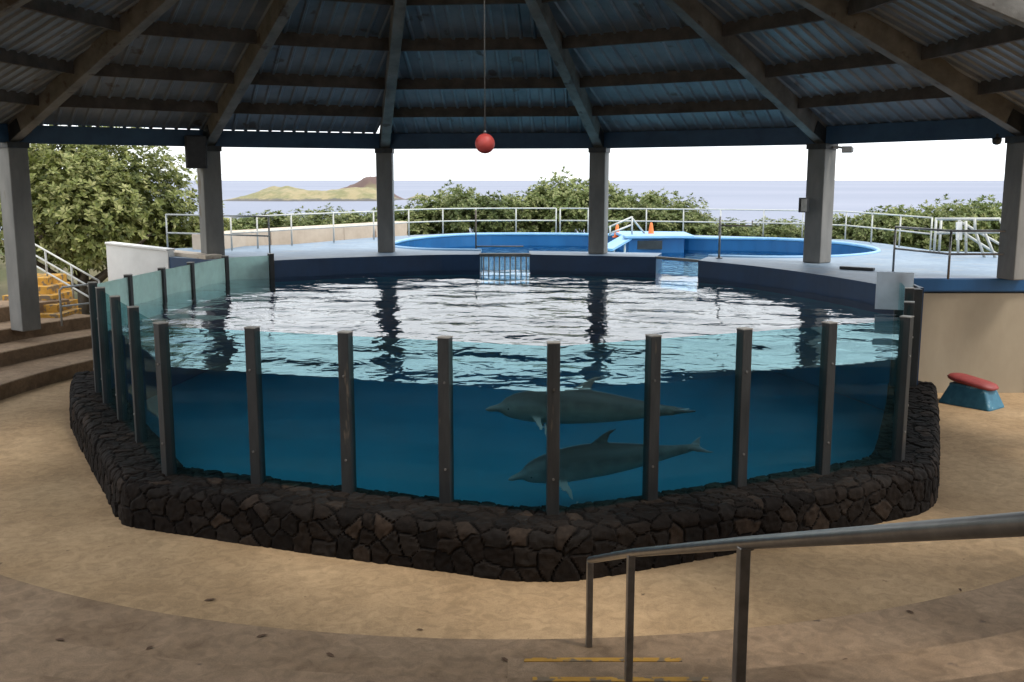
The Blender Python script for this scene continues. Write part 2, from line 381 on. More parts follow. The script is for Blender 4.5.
# ------------------------------------------------------------------ SETTING
def build_terrain():
    xs = np.concatenate([np.linspace(-900,-80,14), np.linspace(-70,70,57), np.linspace(80,900,14)])
    ys = np.concatenate([np.linspace(-300,-30,8), np.linspace(-25,130,63), np.linspace(140,190,6)])
    def hz(x,y):
        z = 0.0
        if y > 36.5: z = 1.2*min(1,(y-36.5)/3)
        if y > 47: z -= (y-47)*0.33
        side = max(0, abs(x)-18)
        z += min(side, 10)*0.03*(1 if y < 40 else 0.3)
        if y > 40: z += 0.5*noise.noise(Vector((x*.08,y*.08,0)))
        return max(z, -27)
    v = [(x,y,hz(x,y)) for y in ys for x in xs]; nx = len(xs)
    f = [(j*nx+i, j*nx+i+1, (j+1)*nx+i+1, (j+1)*nx+i) for j in range(len(ys)-1) for i in range(nx-1)]
    b = MB(); b.add(v, f, 0, True)
    tag(b.build('terrain', M['terrain']), kind='structure')
    # sandy concrete floor round the tank, 4 mm over the terrain
    n = 96; c = V(0,18,0); rr = 16
    b = MB(); v = [(0,18,.004)] + [(rr*math.cos(2*math.pi*i/n), 18+rr*math.sin(2*math.pi*i/n), .004) for i in range(n)]
    b.add(v, [(0,1+i,1+(i+1)%n) for i in range(n)])
    tag(b.build('floor', M['ground']), kind='structure')
    b = MB(); b.add([(-60000,100,-24),(60000,100,-24),(60000,70000,-24),(-60000,70000,-24)], [(0,1,2,3)])
    tag(b.build('sea', M['sea']), kind='structure')
    # island
    nx, ny = 200, 70; v = []; f = []
    for j in range(ny):
        for i in range(nx):
            x = -420 + 350*i/(nx-1); y = -120+260*j/(ny-1)
            tx = (x+398)/240
            h1 = max(0, min(1, tx*4.2))**.8*max(0, min(1, (1.02-tx)*5))
            h1 = h1*(12.5+5*math.sin(tx*2.9+.2)+2.5*math.sin(tx*9)) * math.exp(-(y/66)**4)
            hill = 29*math.exp(-((x+201)/26)**2 - ((y-75)/34)**2) + 19*math.exp(-((x+240)/34)**2-((y-78)/32)**2)
            reef = 7*math.exp(-((y-40)/25)**2)*(1 if -180 < x < -85 else 0)*(0.6+0.4*math.sin(x*.13))
            nz = noise.fractal(Vector((x*.02,y*.02,1.3)), 1.0, 2.0, 5)
            z = max(h1, hill, reef); z = z*(1+.22*nz) + (2.2*nz if z > 1 else 0) - 1.2
            v.append((x, y, z))
    f = [(j*nx+i, j*nx+i+1, (j+1)*nx+i+1, (j+1)*nx+i) for j in range(ny-1) for i in range(nx-1)]
    b = MB(); b.add(v, f, 0, True)
    o = b.build('island', M['island']); o.location = (0,1430,-24)
    tag(o, kind='structure')
build_terrain()

# ------------------------------------------------------------------ tank outline
GL = [(-5.75,23.85),(-6.64,23.15),(-6.85,21.3),(-7.0,19.95),(-7.12,18.5),(-7.2,17.1)]      # upper panels, left back
GF = [(-7.2,17.1),(-6.72,16.25),(-6.0,15.02),(-5.25,13.75),(-4.32,12.18),(-3.1,11.80),(-1.93,11.43),(-.75,11.05),(.45,10.67),
      (1.6,11.17),(2.75,11.69),(3.92,12.21),(5.08,12.75),(5.72,14.3),(6.35,15.9),(6.85,17.6)]
BACK = [(6.88,17.8),(6.35,19.95),(5.5,22.2),(4.45,23.9),(3.6,25.0),(.46,25.85),(-.83,25.85),(-2.1,25.7),(-4.45,24.6),(-5.75,23.85)]
def smooth_curve(P_, n=5):
    out = []
    for i in range(len(P_)-1):
        p0, p1, p2_, p3 = (Vector(P_[max(0,min(len(P_)-1,i+k))]) for k in (-1,0,1,2))
        for k in range(n):
            t = k/n
            q = .5*((2*p1)+(p2_-p0)*t+(2*p0-5*p1+4*p2_-p3)*t*t+(3*p1-p0-3*p2_+p3)*t**3)
            out.append((q.x,q.y))
    return out+[tuple(P_[-1])]
ARC_R = smooth_curve([(6.88,17.8),(6.35,19.95),(5.5,22.2),(4.45,23.9)], 6)
ARC_L = smooth_curve([(-5.75,23.85),(-4.45,24.7),(-2.1,25.7),(-.83,25.85)], 6)
BACK = ARC_R+[(3.6,25.0),(.46,25.85)]+ARC_L[::-1]
GATE_L, GATE_R = V(-.83,25.85,0), V(.46,25.85,0)
CH_L, CH_R = V(3.6,25.0,0), V(4.45,23.9,0)

# deck: one slab wrapped round both pools
POOL2 = smooth_curve([(-.83,27.2),(-2.4,27.6),(-3.5,29.0),(-3.57,30.8),(-3.0,33.4),(-1.3,35.5),(1.9,35.6),(4.4,34.6),(5.9,33.4),(8.5,32.7),(9.9,30.9),
         (10.2,28.6),(9.7,26.6),(8.2,25.1),(6.3,24.75),(4.95,25.2)], 5)
deck_outline = [(6.88,17.8),(7.35,17.75),(7.62,19.7),(14.5,19.7),(14.5,26.0),(11.5,27.0),(11.25,30.2),(10.8,32.4),(8.6,33.7),(6.7,34.9),(4.5,36.0),
                (1.56,36.75),(-1.4,36.75),(-3.4,35.1),(-4.9,33.2),(-5.9,31.2),(-6.6,29.9),(-8.3,28.9),(-9.9,27.9),(-9.3,25.4),(-7.6,24.35),(-6.55,23.6),
                ] + ARC_L + POOL2 + ARC_R[:0:-1]
b = MB(); b.prism(deck_outline, 0.01, DECK, 0, 1)
b.prism([(.46,25.85),(3.6,25.0),(3.95,26.4),(.46,27.2)], 0.01, DECK, 0, 1)
tag(b.build('pool_deck', [M['deck'], M['blue']], bevel=0.03), kind='structure')

# far pool: its own liner and water
def offset_poly(pts, d):
    c = Vector((sum(p[0] for p in pts)/len(pts), sum(p[1] for p in pts)/len(pts)))
    return [((p[0]-c.x)*(1-d/max(1e-3,(Vector(p[:2])-c).length))+c.x, (p[1]-c.y)*(1-d/max(1e-3,(Vector(p[:2])-c).length))+c.y) for p in pts]
p2 = POOL2
far_pool = empty('swimming_pool', (2,30,1.0), 'round outdoor pool with bright blue walls set in the deck behind the tank', 'pool')
b = MB()
for i in range(len(p2)-1):
    a, c = Vector(p2[i]), Vector(p2[i+1])
    n_ = (Vector((2,30))-(a+c)/2).normalized()*0.02
    pa, pc = a+n_, c+n_
    b.add([(pa.x,pa.y,1.0),(pc.x,pc.y,1.0),(pc.x,pc.y,DECK-.055),(pa.x,pa.y,DECK-.055)], [(0,1,2,3)])
b.build('pool_wall', M['blue_bright'], far_pool)
b = MB()
b.tube([(p[0],p[1],DECK+.005) for p in p2], 0.05, 8)
b.build('pool_rim', M['blue_light'], far_pool)
b = MB(); b.prism(p2, 0.98, 1.0); b.build('pool_floor', M['pale_floor'], far_pool)
fw = p2 + [(4.46,23.95),(3.62,25.03),(3.95,26.4),(.46,27.2),(.45,25.9),(-.82,25.9)]
def wave_sheet(poly_convex=None, poly=None, step=0.1, z=WATER, amp=1.0, bounds=None):
    x0,x1,y0,y1 = bounds
    nx = int((x1-x0)/step)+1; ny = int((y1-y0)/step)+1
    X, Y = np.meshgrid(np.linspace(x0,x1,nx), np.linspace(y0,y1,ny))
    Z = np.zeros_like(X); r = np.random.default_rng(3)
    for k in range(26):
        lam = 0.55*1.12**(k%14)*(1.0 if k < 14 else 1.35); ang = r.normal(1.45, 0.55) + (math.pi if r.random() < .5 else 0)
        a = 0.0030*lam**0.9
        kx, ky = 2*math.pi/lam*math.cos(ang), 2*math.pi/lam*math.sin(ang)
        ph = r.random()*6.28
        Z += a*np.sin(kx*X+ky*Y+ph+0.8*np.sin(X*.9+k)+0.6*np.sin(Y*.7+2*k))
    return X, Y, z+amp*Z*.55
def water_body(name, poly, holes_poly, bounds, step, zfloor, mats, amp):
    X,Y,Z = wave_sheet(step=step, amp=amp, bounds=bounds)
    bm = bmesh.new(); ny, nx = X.shape
    vs = [bm.verts.new((X[j,i],Y[j,i],Z[j,i])) for j in range(ny) for i in range(nx)]
    for j in range(ny-1):
        for i in range(nx-1):
            bm.faces.new((vs[j*nx+i],vs[j*nx+i+1],vs[(j+1)*nx+i+1],vs[(j+1)*nx+i]))
    pts = [Vector((p[0],p[1],0)) for p in poly]
    area = sum(pts[i-1].x*pts[i].y-pts[i].x*pts[i-1].y for i in range(len(pts)))
    if area < 0: pts.reverse()
    for i in range(len(pts)):
        a, c = pts[i-1], pts[i]; d = (c-a).normalized(); n = Vector((d.y,-d.x,0))
        bmesh.ops.bisect_plane(bm, geom=bm.verts[:]+bm.edges[:]+bm.faces[:], plane_co=a, plane_no=n, clear_outer=True)
    top = bm.faces[:]
    if zfloor is not None:
        ext = bmesh.ops.extrude_face_region(bm, geom=top)
        for g in ext['geom']:
            if isinstance(g, bmesh.types.BMVert): g.co.z = zfloor
        # the original faces are the wavy top, the extruded copy is the bottom
        bmesh.ops.recalc_face_normals(bm, faces=bm.faces[:])
        for f in bm.faces:
            f.smooth = f.normal.z > 0.7
            f.material_index = 0 if f.normal.z > 0.7 else 1
    else:
        for f in bm.faces: f.smooth = True
    me = bpy.data.meshes.new(name); bm.to_mesh(me); bm.free()
    for m in mats: me.materials.append(m)
    o = bpy.data.objects.new(name, me); COL.objects.link(o)
    return tag(o, kind='structure')
inner = [(p[0]*(1-.0055)+.0055*-.2, p[1]*(1-.0055)+.0055*18.2) for p in (GL[:-1]+GF+BACK[:-1])]
# convex hull of the inner outline
def hull(ps):
    ps = sorted(set(ps)); lo = []; up = []
    def cr(o,a,b): return (a[0]-o[0])*(b[1]-o[1])-(a[1]-o[1])*(b[0]-o[0])
    for p in ps:
        while len(lo) > 1 and cr(lo[-2],lo[-1],p) <= 1e-9: lo.pop()
        lo.append(p)
    for p in reversed(ps):
        while len(up) > 1 and cr(up[-2],up[-1],p) <= 1e-9: up.pop()
        up.append(p)
    return lo[:-1]+up[:-1]
water_body('pool_water', hull(inner), None, (-7.5,7.3,10.3,26.2), 0.08, 0.06, [M['water_top'], M['water_side']], 1.0)
# far pool water: a plain sheet hidden under the deck edges
b = MB(); b.prism([(-.81,25.9),(.44,25.9),(.44,27.3),(3.9,26.5),(3.66,25.05),(4.46,24.0),(5.0,25.15)]+[p for p in reversed(p2[:-1])], 1.90, WATER-.004)
w = b.build('far_pool_water', M['water2']); tag(w, kind='structure')

# ------------------------------------------------------------------ tank
tank = empty('tank_wall', (0,18,0), 'glass-sided dolphin tank wall with dark posts standing on the black stone plinth', 'tank')
GZ0, GZ1 = 0.50, 2.44
def panel(a, c, z0, z1, m, name='glass_panel', t=0.03, gap=0.05):
    a = Vector((*a,0)); c = Vector((*c,0)); d = (c-a).normalized()
    b = MB(); b.bar(a+d*gap+V(0,0,(z0+z1)/2), c-d*gap+V(0,0,(z0+z1)/2), t, z1-z0, 0)
    return b.build(name, m, tank)
for i in range(len(GF)-1):
    last = i == len(GF)-2
    panel(GF[i], GF[i+1], GZ0, GZ1-.02, M['glass'])
for i in range(len(GL)-1): panel(GL[i], GL[i+1], 1.56, GZ1-.02, M['frosted'])
b = MB()
for i in range(len(GF)-1):
    a, c = GF[i], GF[i+1]; b.bar(V(a[0],a[1],.26), V(c[0],c[1],.26), .2, .51)
b.build('sill', M['post'], tank)
b = MB(); b.bar(V(6.44,17.62,2.27), V(7.02,17.42,2.27), .035, .66); b.build('end_panel', M['white_frost'], tank)
def post(p, z0, z1, size, rz, dark=True):
    b = MB(); b.box((p[0],p[1],(z0+z1)/2), (size,size,z1-z0), rz)
    o = b.build('post', M['post'], tank, bevel=0.008)
    b = MB(); b.box((p[0],p[1],z1+.006), (size*1.04,size*1.04,.012), rz)
    cp = b.build('cap', M['cap']); cp.data.transform(Matrix.Translation(-tank.location)); cp.parent = o
    b = MB()
    d = Vector((p[0]-0,p[1]-18)).normalized()
    for zz in ((z1-z0)*.25+z0, (z1-z0)*.75+z0):
        q = V(p[0]+d.x*size*.51, p[1]+d.y*size*.51, zz)
        b.tube([q-V(d.x,d.y,0)*.01, q+V(d.x,d.y,0)*.012], .014, 8)
    bo = b.build('bolt', M['steel']); bo.data.transform(Matrix.Translation(-tank.location)); bo.parent = o
allp = GF
for i,p in enumerate(GF):
    a = Vector(GF[max(i-1,0)]); c = Vector(GF[min(i+1,len(GF)-1)]); d = (c-a)
    post(p, 0.45, GZ1+.02 if i < len(GF)-2 else GZ1+(.05 if i == len(GF)-2 else .12), 0.135, math.atan2(d.y,d.x))
for i,p in enumerate(GL[:-1]):
    a = Vector(GL[max(i-1,0)]); c = Vector(GL[min(i+1,len(GL)-1)]); d = (c-a)
    post(p, 1.5, GZ1+.02, 0.12, math.atan2(d.y,d.x))
# opaque blue lower wall under the upper panels, and the inside liner
b = MB()
for i in range(len(GL)-1):
    a, c = GL[i], GL[i+1]; b.bar(V(a[0],a[1],.78), V(c[0],c[1],.78), .16, 1.56)
b.build('lower_wall', M['blue'], tank)
b = MB(); pts = BACK
for i in range(len(pts)-1):
    a, c = Vector(pts[i]), Vector(pts[i+1]); n_ = (Vector((-.2,18.2))-(a+c)/2).normalized()*.035
    top = 1.55 if (Vector(pts[i])-CH_R.xy).length < .05 or (Vector(pts[i])-GATE_R.xy).length < .05 else WATER-.12
    a, c = a+n_, c+n_
    b.add([(a.x,a.y,.03),(c.x,c.y,.03),(c.x,c.y,top),(a.x,a.y,top)], [(0,1,2,3)])
b.build('liner', M['liner'], tank)
b = MB(); b.prism([(p[0]*.985,18.2+(p[1]-18.2)*.985) for p in GL[:-1]+GF+BACK[:-1]], .012, .045)
b.build('tank_floor', M['liner'], tank)

# ------------------------------------------------------------------ stone plinth
def build_plinth():
    P_ = [(-8.45,18.9),(-8.25,18.3),(-7.55,16.7),(-6.1,14.1),(-4.78,11.78),(-2.3,10.85),(.1,10.03),(.75,10.08),(2.1,10.66),(3.4,11.30),(5.2,12.22),(5.55,12.6),
          (5.95,13.5),(7.0,16.0),(7.75,17.9)]
    P_ = [Vector(p) for p in P_]
    # resample and round
    pts = []; 
    for i in range(len(P_)-1):
        n = max(1,int((P_[i+1]-P_[i]).length/.021)); pts += [P_[i].lerp(P_[i+1], k/n) for k in range(n)]
    pts.append(P_[-1]); A = np.array([[p.x,p.y] for p in pts])
    for _ in range(100):
        A[1:-1] = .25*A[:-2]+.5*A[1:-1]+.25*A[2:]
    T = np.gradient(A, axis=0); T /= np.linalg.norm(T,axis=1)[:,None]
    Nn = np.stack([T[:,1],-T[:,0]],1)                      # outward
    for _ in range(200): Nn[1:-1] = .25*Nn[:-2]+.5*Nn[1:-1]+.25*Nn[2:]
    Nn /= np.linalg.norm(Nn,axis=1)[:,None]
    L = np.concatenate([[0],np.cumsum(np.linalg.norm(np.diff(A,axis=0),axis=1))])
    Hh, W = 0.53, 0.80; ss = np.arange(0, Hh+W, .020)
    U, Sg = np.meshgrid(L, ss, indexing='ij')
    r = np.random.default_rng(11)
    seeds = []
    cu, cs = .25, .20
    for i in range(int(L[-1]/cu)+2):
        for j in range(int((Hh+W)/cs)+2):
            seeds.append(((i+r.uniform(-.1,.9)+(.5 if j%2 else 0))*cu, (j+r.uniform(.05,.95))*cs))
    seeds = np.array(seeds); shade = r.random(len(seeds)); off = r.normal(0,.018,len(seeds)); asp = 1.0
    d1 = np.full(U.shape,9.); d2 = np.full(U.shape,9.); idx = np.zeros(U.shape,int)
    warp = np.array([[noise.noise(Vector((u*5,s*5,0))) for s in ss] for u in L])*.05
    for k,(su,sv) in enumerate(seeds):
        i0, i1 = np.searchsorted(L,[su-.75,su+.75])
        if i1 <= i0: continue
        d = np.sqrt((U[i0:i1]+warp[i0:i1]-su)**2+(Sg[i0:i1]-warp[i0:i1]-sv)**2*1.15)
        s1, s2 = d1[i0:i1], d2[i0:i1]
        new = d < s1
        d2[i0:i1] = np.where(new, s1, np.minimum(s2,d)); idx[i0:i1] = np.where(new,k,idx[i0:i1]); d1[i0:i1] = np.where(new,d,s1)
    edge = np.clip((d2-d1)/.032,0,1); edge = edge*edge*(3-2*edge)
    rough = np.array([[noise.noise(Vector((u*14,s*14,3))) for s in ss] for u in L])*.012
    disp = edge*(.024+.35*off[idx]) + rough
    rnd = .10                                                # rounded top edge
    X = np.zeros(U.shape+(3,))
    for j,s in enumerate(ss):
        if s < Hh-rnd: nz, no, ins, z = 0,1,0,s
        elif s < Hh+rnd:
            a = (s-(Hh-rnd))/(2*rnd)*math.pi/2; no, nz = math.cos(a), math.sin(a)
            ins, z = rnd*(1-math.cos(a)), Hh-rnd+rnd*math.sin(a)
        else: nz, no, ins, z = 1,0,s-Hh,Hh
        batter = .05*min(s,Hh)
        X[:,j,0] = A[:,0]-Nn[:,0]*(ins+batter)+Nn[:,0]*no*disp[:,j]
        X[:,j,1] = A[:,1]-Nn[:,1]*(ins+batter)+Nn[:,1]*no*disp[:,j]
        X[:,j,2] = z+nz*disp[:,j]
    ni, nj = U.shape
    v = X.reshape(-1,3)
    ids = np.arange(ni*nj).reshape(ni,nj)
    f = np.stack([ids[:-1,:-1],ids[1:,:-1],ids[1:,1:],ids[:-1,1:]],-1).reshape(-1,4)
    me = bpy.data.meshes.new('stone_plinth'); me.from_pydata(v.tolist(),[],f.tolist()); me.update()
    at_ = me.attributes.new('stone','FLOAT','POINT')
    val = np.where(edge > .35, .22+.78*shade[idx], .05).astype(np.float32)
    at_.data.foreach_set('value', val.ravel())
    me.materials.append(M['stone'])
    o = bpy.data.objects.new('stone_plinth', me); COL.objects.link(o)
    tag(o, 'low wall of dark lava stones running round the foot of the glass tank', 'stone wall')
build_plinth()

# ------------------------------------------------------------------ gate bars and bridges between the pools
g = empty('pool_gate', (-.2,25.85,1.5), 'white barred gate between the main tank and the pool behind', 'gate')
b = MB(); b.box((-.185,25.98,DECK-.02), (1.33,.26,.08)); b.build('top_beam', M['column'], g, bevel=.01)
for k in range(9):
    x = -.74+k*1.11/8
    b = MB(); b.tube([(x,25.93,1.5),(x,25.93,DECK-.06)], .017, 8); b.build('bar', M['rail_white'], g)
b = MB(); b.tube([(-.8,25.93,1.62),(.43,25.93,1.62)], .02, 8); b.build('rail', M['rail_white'], g)
b = MB(); q0, q1 = V(3.62,25.1,DECK-.02), V(4.5,24.0,DECK-.02)
b.bar(q0, q1, .14, .06)
tag(b.build('channel_plank', M['column'], bevel=.008), 'thin grey plank laid across the open channel between the two pools', 'plank')

# ------------------------------------------------------------------ bleachers
TIERS = [(9.9,.3),(11.15,.6),(12.1,.9),(13.1,1.25),(14.1,1.6),(15.1,2.0),(16.1,2.4),(17.1,2.75),(18.1,3.05),(20.2,3.4)]
def build_bleachers():
    b = MB()
    for a0, a1, n, tiers in ((R(148),R(212),40,TIERS[:4]), (R(212),R(328),70,TIERS), (R(328),R(338),8,TIERS[:3])):
        v = []; prof = [(TIERS[0][0],0.0)]
        for k,(r_,z) in enumerate(tiers):
            e = .018
            nr = tiers[k+1][0] if k+1 < len(tiers) else r_+1.2
            prof += [(r_,z-e),(r_+e,z),(nr,z)]
        prof.append((prof[-1][0],0.0))
        for i in range(n+1):
            a = a0+(a1-a0)*i/n
            for (r_,z) in prof: v.append((r_*math.cos(a), 18+r_*math.sin(a), z))
        m = len(prof)
        f = [(i*m+j,(i+1)*m+j,(i+1)*m+j+1,i*m+j+1) for i in range(n) for j in range(m-1)]
        f += [tuple(range(m)), tuple(n*m+j for j in reversed(range(m)))]
        b.add(v, f)
    o = b.build('bleachers', M['tier'])
    tag(o, 'curved tan concrete seating tiers around the tank, rising at the left edge', 'bleachers')
build_bleachers()
# aisle steps with worn yellow nosing, in front of the second tier
st = empty('aisle_steps', (.85,7.0,.3), 'concrete aisle steps with worn yellow edge lines beside the near handrail', 'steps')
b = MB()
b.box((.84,7.15,.372), (1.75,.62,.14)); b.build('step', M['tier'], st, bevel=.012)
b = MB(); b.box((.84,6.34,.458), (1.75,1.0,.296)); b.build('step', M['tier'], st, bevel=.012)
b = MB(); b.box((.72,7.425,.445), (1.25,.06,.006)); b.build('edge_stripe', M['yellow'], st)
b = MB(); b.box((.80,6.80,.609), (1.3,.06,.006)); b.build('edge_stripe', M['yellow'], st)

# near handrail going down the aisle
hr = empty('handrail', (.6,7.9,.3), 'grey steel handrail sloping down the aisle steps in the right foreground', 'handrail')
P1 = aty(590,560,7.95); P2 = aty(631,553,6.6); P3 = aty(744,543,4.25); P4 = aty(1024,524,2.25); P5 = P4+(P4-P3)*1.0
b = MB(); corner = P1.copy()
path = [P1+V(0,0,-.12), P1+V(0,0,-.035), P1+(P2-P1)*.03, P1+(P2-P1)*.5, P2, P3, P4, P5]
b.tube([P1+(P2-P1)*-.0, P2, P3, P4, P5], .029, 16); b.build('rail', M['steel'], hr)
for p, z0 in ((P1,.3),(P2,.7),(P3,1.3),(P5,2.9)):
    b = MB(); b.box((p.x,p.y,(z0+p.z)/2-.008), (.05,.05,p.z-z0-.016), R(12)); b.build('post', M['steel'], hr, bevel=.006)

# ------------------------------------------------------------------ left stair, rails, white wall
ys = empty('yellow_steps', (-11.2,24.4,.9), 'short flight of steps with yellow risers behind the left column', 'steps')
for k in range(5):
    b = MB(); y0 = 24.0+.32*k; z1 = .80+.19*(k+1)
    b.box((-11.8-.1*k,y0+.6,z1/2), (1.75-.24*k,1.2,z1))
    b.build('step', M['yellow'], ys, bevel=.01)
def railing(name, base, h, label, cat='railing', rails=(1.0,.52), mat_='rail_white', r=.024, group=None, post_r=None, every=None, mid=True):
    base = [Vector(p) for p in base]
    o = empty(name, base[0], label, cat, group)
    hs = h if isinstance(h,(list,tuple)) else [h]*len(base)
    for p,hh in zip(base,hs):
        b = MB(); b.tube([p, p+V(0,0,hh)], post_r or r, 8); b.build('post', M[mat_], o)
    for q in rails:
        b = MB(); b.tube([p+V(0,0,hh*q) for p,hh in zip(base,hs)], r*.95, 8); b.build('rail', M[mat_], o)
    return o
A_, B_ = aty(20,236,26.2), aty(99,281,24.8)
def lerp(a,b_,t): return a+(b_-a)*t
railing('stair_railing', [lerp(A_,B_,t)-V(0,0,.85) for t in (0,.33,.66,1)], .85, 'sloping white stair railing below the big leafy tree at left', rails=(1.0,.66,.33), r=.028)
q = at(62,326,.9); q2 = q+V(.62,.5,0)
o = empty('loop_rail', q, 'short grey loop handrail standing on the left seating tiers beside the tank', 'handrail')
b = MB(); b.tube([q, q+V(0,0,.82), q+V(.05,.04,.88), q2+V(-.05,-.04,.92), q2+V(0,0,.86), q2], .025, 10); b.build('rail', M['rail_grey'], o)
b = MB(); b.tube([q+V(0,0,.45), q2+V(0,0,.48)], .02, 8); b.build('cross_bar', M['rail_grey'], o)
b = MB(); w0, w1 = aty(109,244,26.2), aty(171,251,25.0)
def wall_bar(b, p, q_, t, z0=0.0):
    d = (Vector((q_.x,q_.y,0))-Vector((p.x,p.y,0))).normalized(); s_ = V(d.y,-d.x,0)*t/2
    v = [V(p.x,p.y,z0)+s_, V(q_.x,q_.y,z0)+s_, V(q_.x,q_.y,z0)-s_, V(p.x,p.y,z0)-s_, p+s_, q_+s_, q_-s_, p-s_]
    b.add(v, [(3,2,1,0),(4,5,6,7),(0,1,5,4),(1,2,6,5),(2,3,7,6),(3,0,4,7)])
wl = empty('white_wall', (w0.x,w0.y,0), 'white painted parapet wall with sloping top beneath the big tree at left', 'wall')
wall_bar(b, w0, w1, .2); b.build('wall', M['white'], wl, bevel=.012)
b = MB(); wall_bar(b, w0+V(0,0,.055), w1+V(0,0,.055), .27, z0=min(w0.z,w1.z)+.0)
# coping follows the slope of the top
b = MB(); b.bar(w0+V(0,0,.03), w1+V(0,0,.03), .27, .055); b.build('coping', M['white'], wl, bevel=.01)
b = MB(); l0, l1 = at(166,254,DECK), at(214,259,DECK)
b.bar(V(l0.x,l0.y,DECK+.05), V(l1.x,l1.y,DECK+.05), .45, .10)
tag(b.build('brown_ledge', M['tan'], bevel=.01), 'low brown masonry ledge on the deck beside the speaker column', 'ledge')

# ------------------------------------------------------------------ right: beige wall under the deck edge
rw = empty('retaining_wall', (10,19.6,0), 'beige rendered wall holding up the deck behind the red topped stool', 'wall')
b = MB(); b.box((11.1,19.62,1.0), (6.9,.14,2.0)); b.build('wall', M['beige'], rw)
for x in (7.75,10.42,13.2):
    b = MB(); b.box((x,19.53,1.0), (.2,.10,1.99)); b.build('pilaster', M['beige'], rw, bevel=.01)
b = MB(); b.box((11.05,19.60,DECK-.13), (7.0,.22,.27)); b.build('coping', M['blue_bright'], rw, bevel=.03)
b = MB(); b.bar(V(7.12,17.5,1.15), V(7.55,19.62,1.15), .2, 2.3)
b.build('end_pier', M['post'], rw, bevel=.01)

# ------------------------------------------------------------------ pavilion
COLS = [V(-11.0,22.4,0), V(-7.45,24.95,0), V(-3.35,26.75,0), V(2.25,26.2,0), V(7.1,23.3,0), V(9.75,19.35,0)]
FRONT = [V(10.5,14.4,0), V(10.6,9,0), V(10.2,2,0), V(5.5,-5,0), V(-6.2,-5,0), V(-11.4,2,0), V(-11.6,10,0), V(-12.0,17.0,0)]  # unseen columns; roof edge stretched over the seating and trimmed to tune the light
RING = COLS+FRONT
APEX = V(-1.3,16.2,10.75); ZE = 5.50; CT = 5.02
pav = empty('pavilion', (0,16,0), 'open pavilion roof on grey columns with timber rafters and metal sheets over the tank', 'pavilion')
cen = V(APEX.x,APEX.y,0)
for i,c in enumerate(RING):
    d = (c-cen).normalized(); rz = math.atan2(d.y,d.x)
    if i in (2,3): rz -= (.18 if i == 2 else -.0)
    z0 = DECK+.004 if 1 <= i <= 5 else (.85 if i == 0 else (3.2 if i in (9,10) else .02))
    s_ = .42 if i in (2,3) else .46
    b = MB(); b.box((c.x,c.y,(z0+CT-.12)/2), (s_,s_,CT-.12-z0), rz); co = b.build('column', M['column'], pav, bevel=.02)
    b = MB(); b.box((c.x,c.y,CT-.065), (s_*1.10,s_*1.10,.125), rz)
    ca = b.build('bracket', M['post']); ca.data.transform(Matrix.Translation(-pav.location)); ca.parent = co
n = len(RING)
def onslope(c, t, dz=0.0):      # point on the roof plane line from eave to apex
    e = V(c.x,c.y,ZE); return e.lerp(APEX, t)+V(0,0,dz)
for i,c in enumerate(RING):
    d = (c-cen).normalized()
    b = MB(); b.bar(onslope(c,-.012,-.27), onslope(c,.985,-.27), .24, .46); b.build('rafter', M['rafter'], pav, bevel=.012)
    b = MB()
    for k in (-1,1):
        sd = V(-d.y,d.x,0)*k*.132
        b.bar(onslope(c,.0,-.36)+sd, onslope(c,.045,-.36)+sd, .012, .3)
    b.build('gusset_plate', M['post'], pav)
    nx = RING[(i+1)%n]
    e = (nx-c).normalized()
    b = MB(); b.bar(V(c.x,c.y,5.2)+e*.10, V(nx.x,nx.y,5.2)-e*.10, .14, .40); b.build('eave_beam', M['beam'], pav, bevel=.008)
    ts = [.105,.215,.35,.49,.62,.74,.86] if i < 6 or i == n-1 else [.16,.33,.5,.7]
    for t in ts:
        p, q_ = onslope(c,t,-.16), onslope(nx,t,-.16); dd = (q_-p).normalized()
        b = MB(); b.bar(p+dd*.10, q_-dd*.10, .09, .29); b.build('purlin', M['timber'], pav)
    # corrugated sheet for this bay
    L_ = (nx-c).length; foot = (cen-c).dot(e); base = c+e*foot
    E0 = V(c.x,c.y,ZE-(.106 if i < 2 else .128))
    up_full = APEX+V(0,0,-.02)-(V(base.x,base.y,ZE-.10))
    nrm = e.cross(up_full.normalized()); nrm = nrm if nrm.z > 0 else -nrm
    v = []; f = []; per = .30; prof = [(0,0),(.14,0),(.24,1),(.90,1)]
    ss = []
    k = 0
    while k*per < L_:
        for (fr,hh) in prof:
            s_ = k*per+fr*per
            if 0.02 < s_ < L_-.02: ss.append((s_,hh))
        k += 1
    for (s_,hh) in ss:
        hmax = min(s_/foot if foot > 0 else 1, (L_-s_)/(L_-foot)); hmax = max(0.0, min(hmax,1))
        a = E0+e*s_+nrm*(hh*.034); v += [a, a+up_full*hmax]
    f = [(2*j,2*j+2,2*j+3,2*j+1) for j in range(len(ss)-1)]
    b = MB(); b.add(v, f)
    o = b.build('roof_sheet', M['sheet'], pav)
    sm = o.modifiers.new('thick','SOLIDIFY'); sm.thickness = .004; sm.offset = 1
b = MB(); b.lathe((APEX.x,APEX.y,APEX.z-.7), [(.35,0),(.4,.1),(.4,.75),(.1,1.0)], 14); b.build('apex_ring', M['timber'], pav)

bw = MB(); bw.box((0,-5.6,2.75), (23,.25,5.5))  # unseen wall added behind the seating to cut the light on the floor
tag(bw.build('rear_light_blocker', M['tan']), 'unseen tan wall added behind the seating to block light under the pavilion', 'wall')
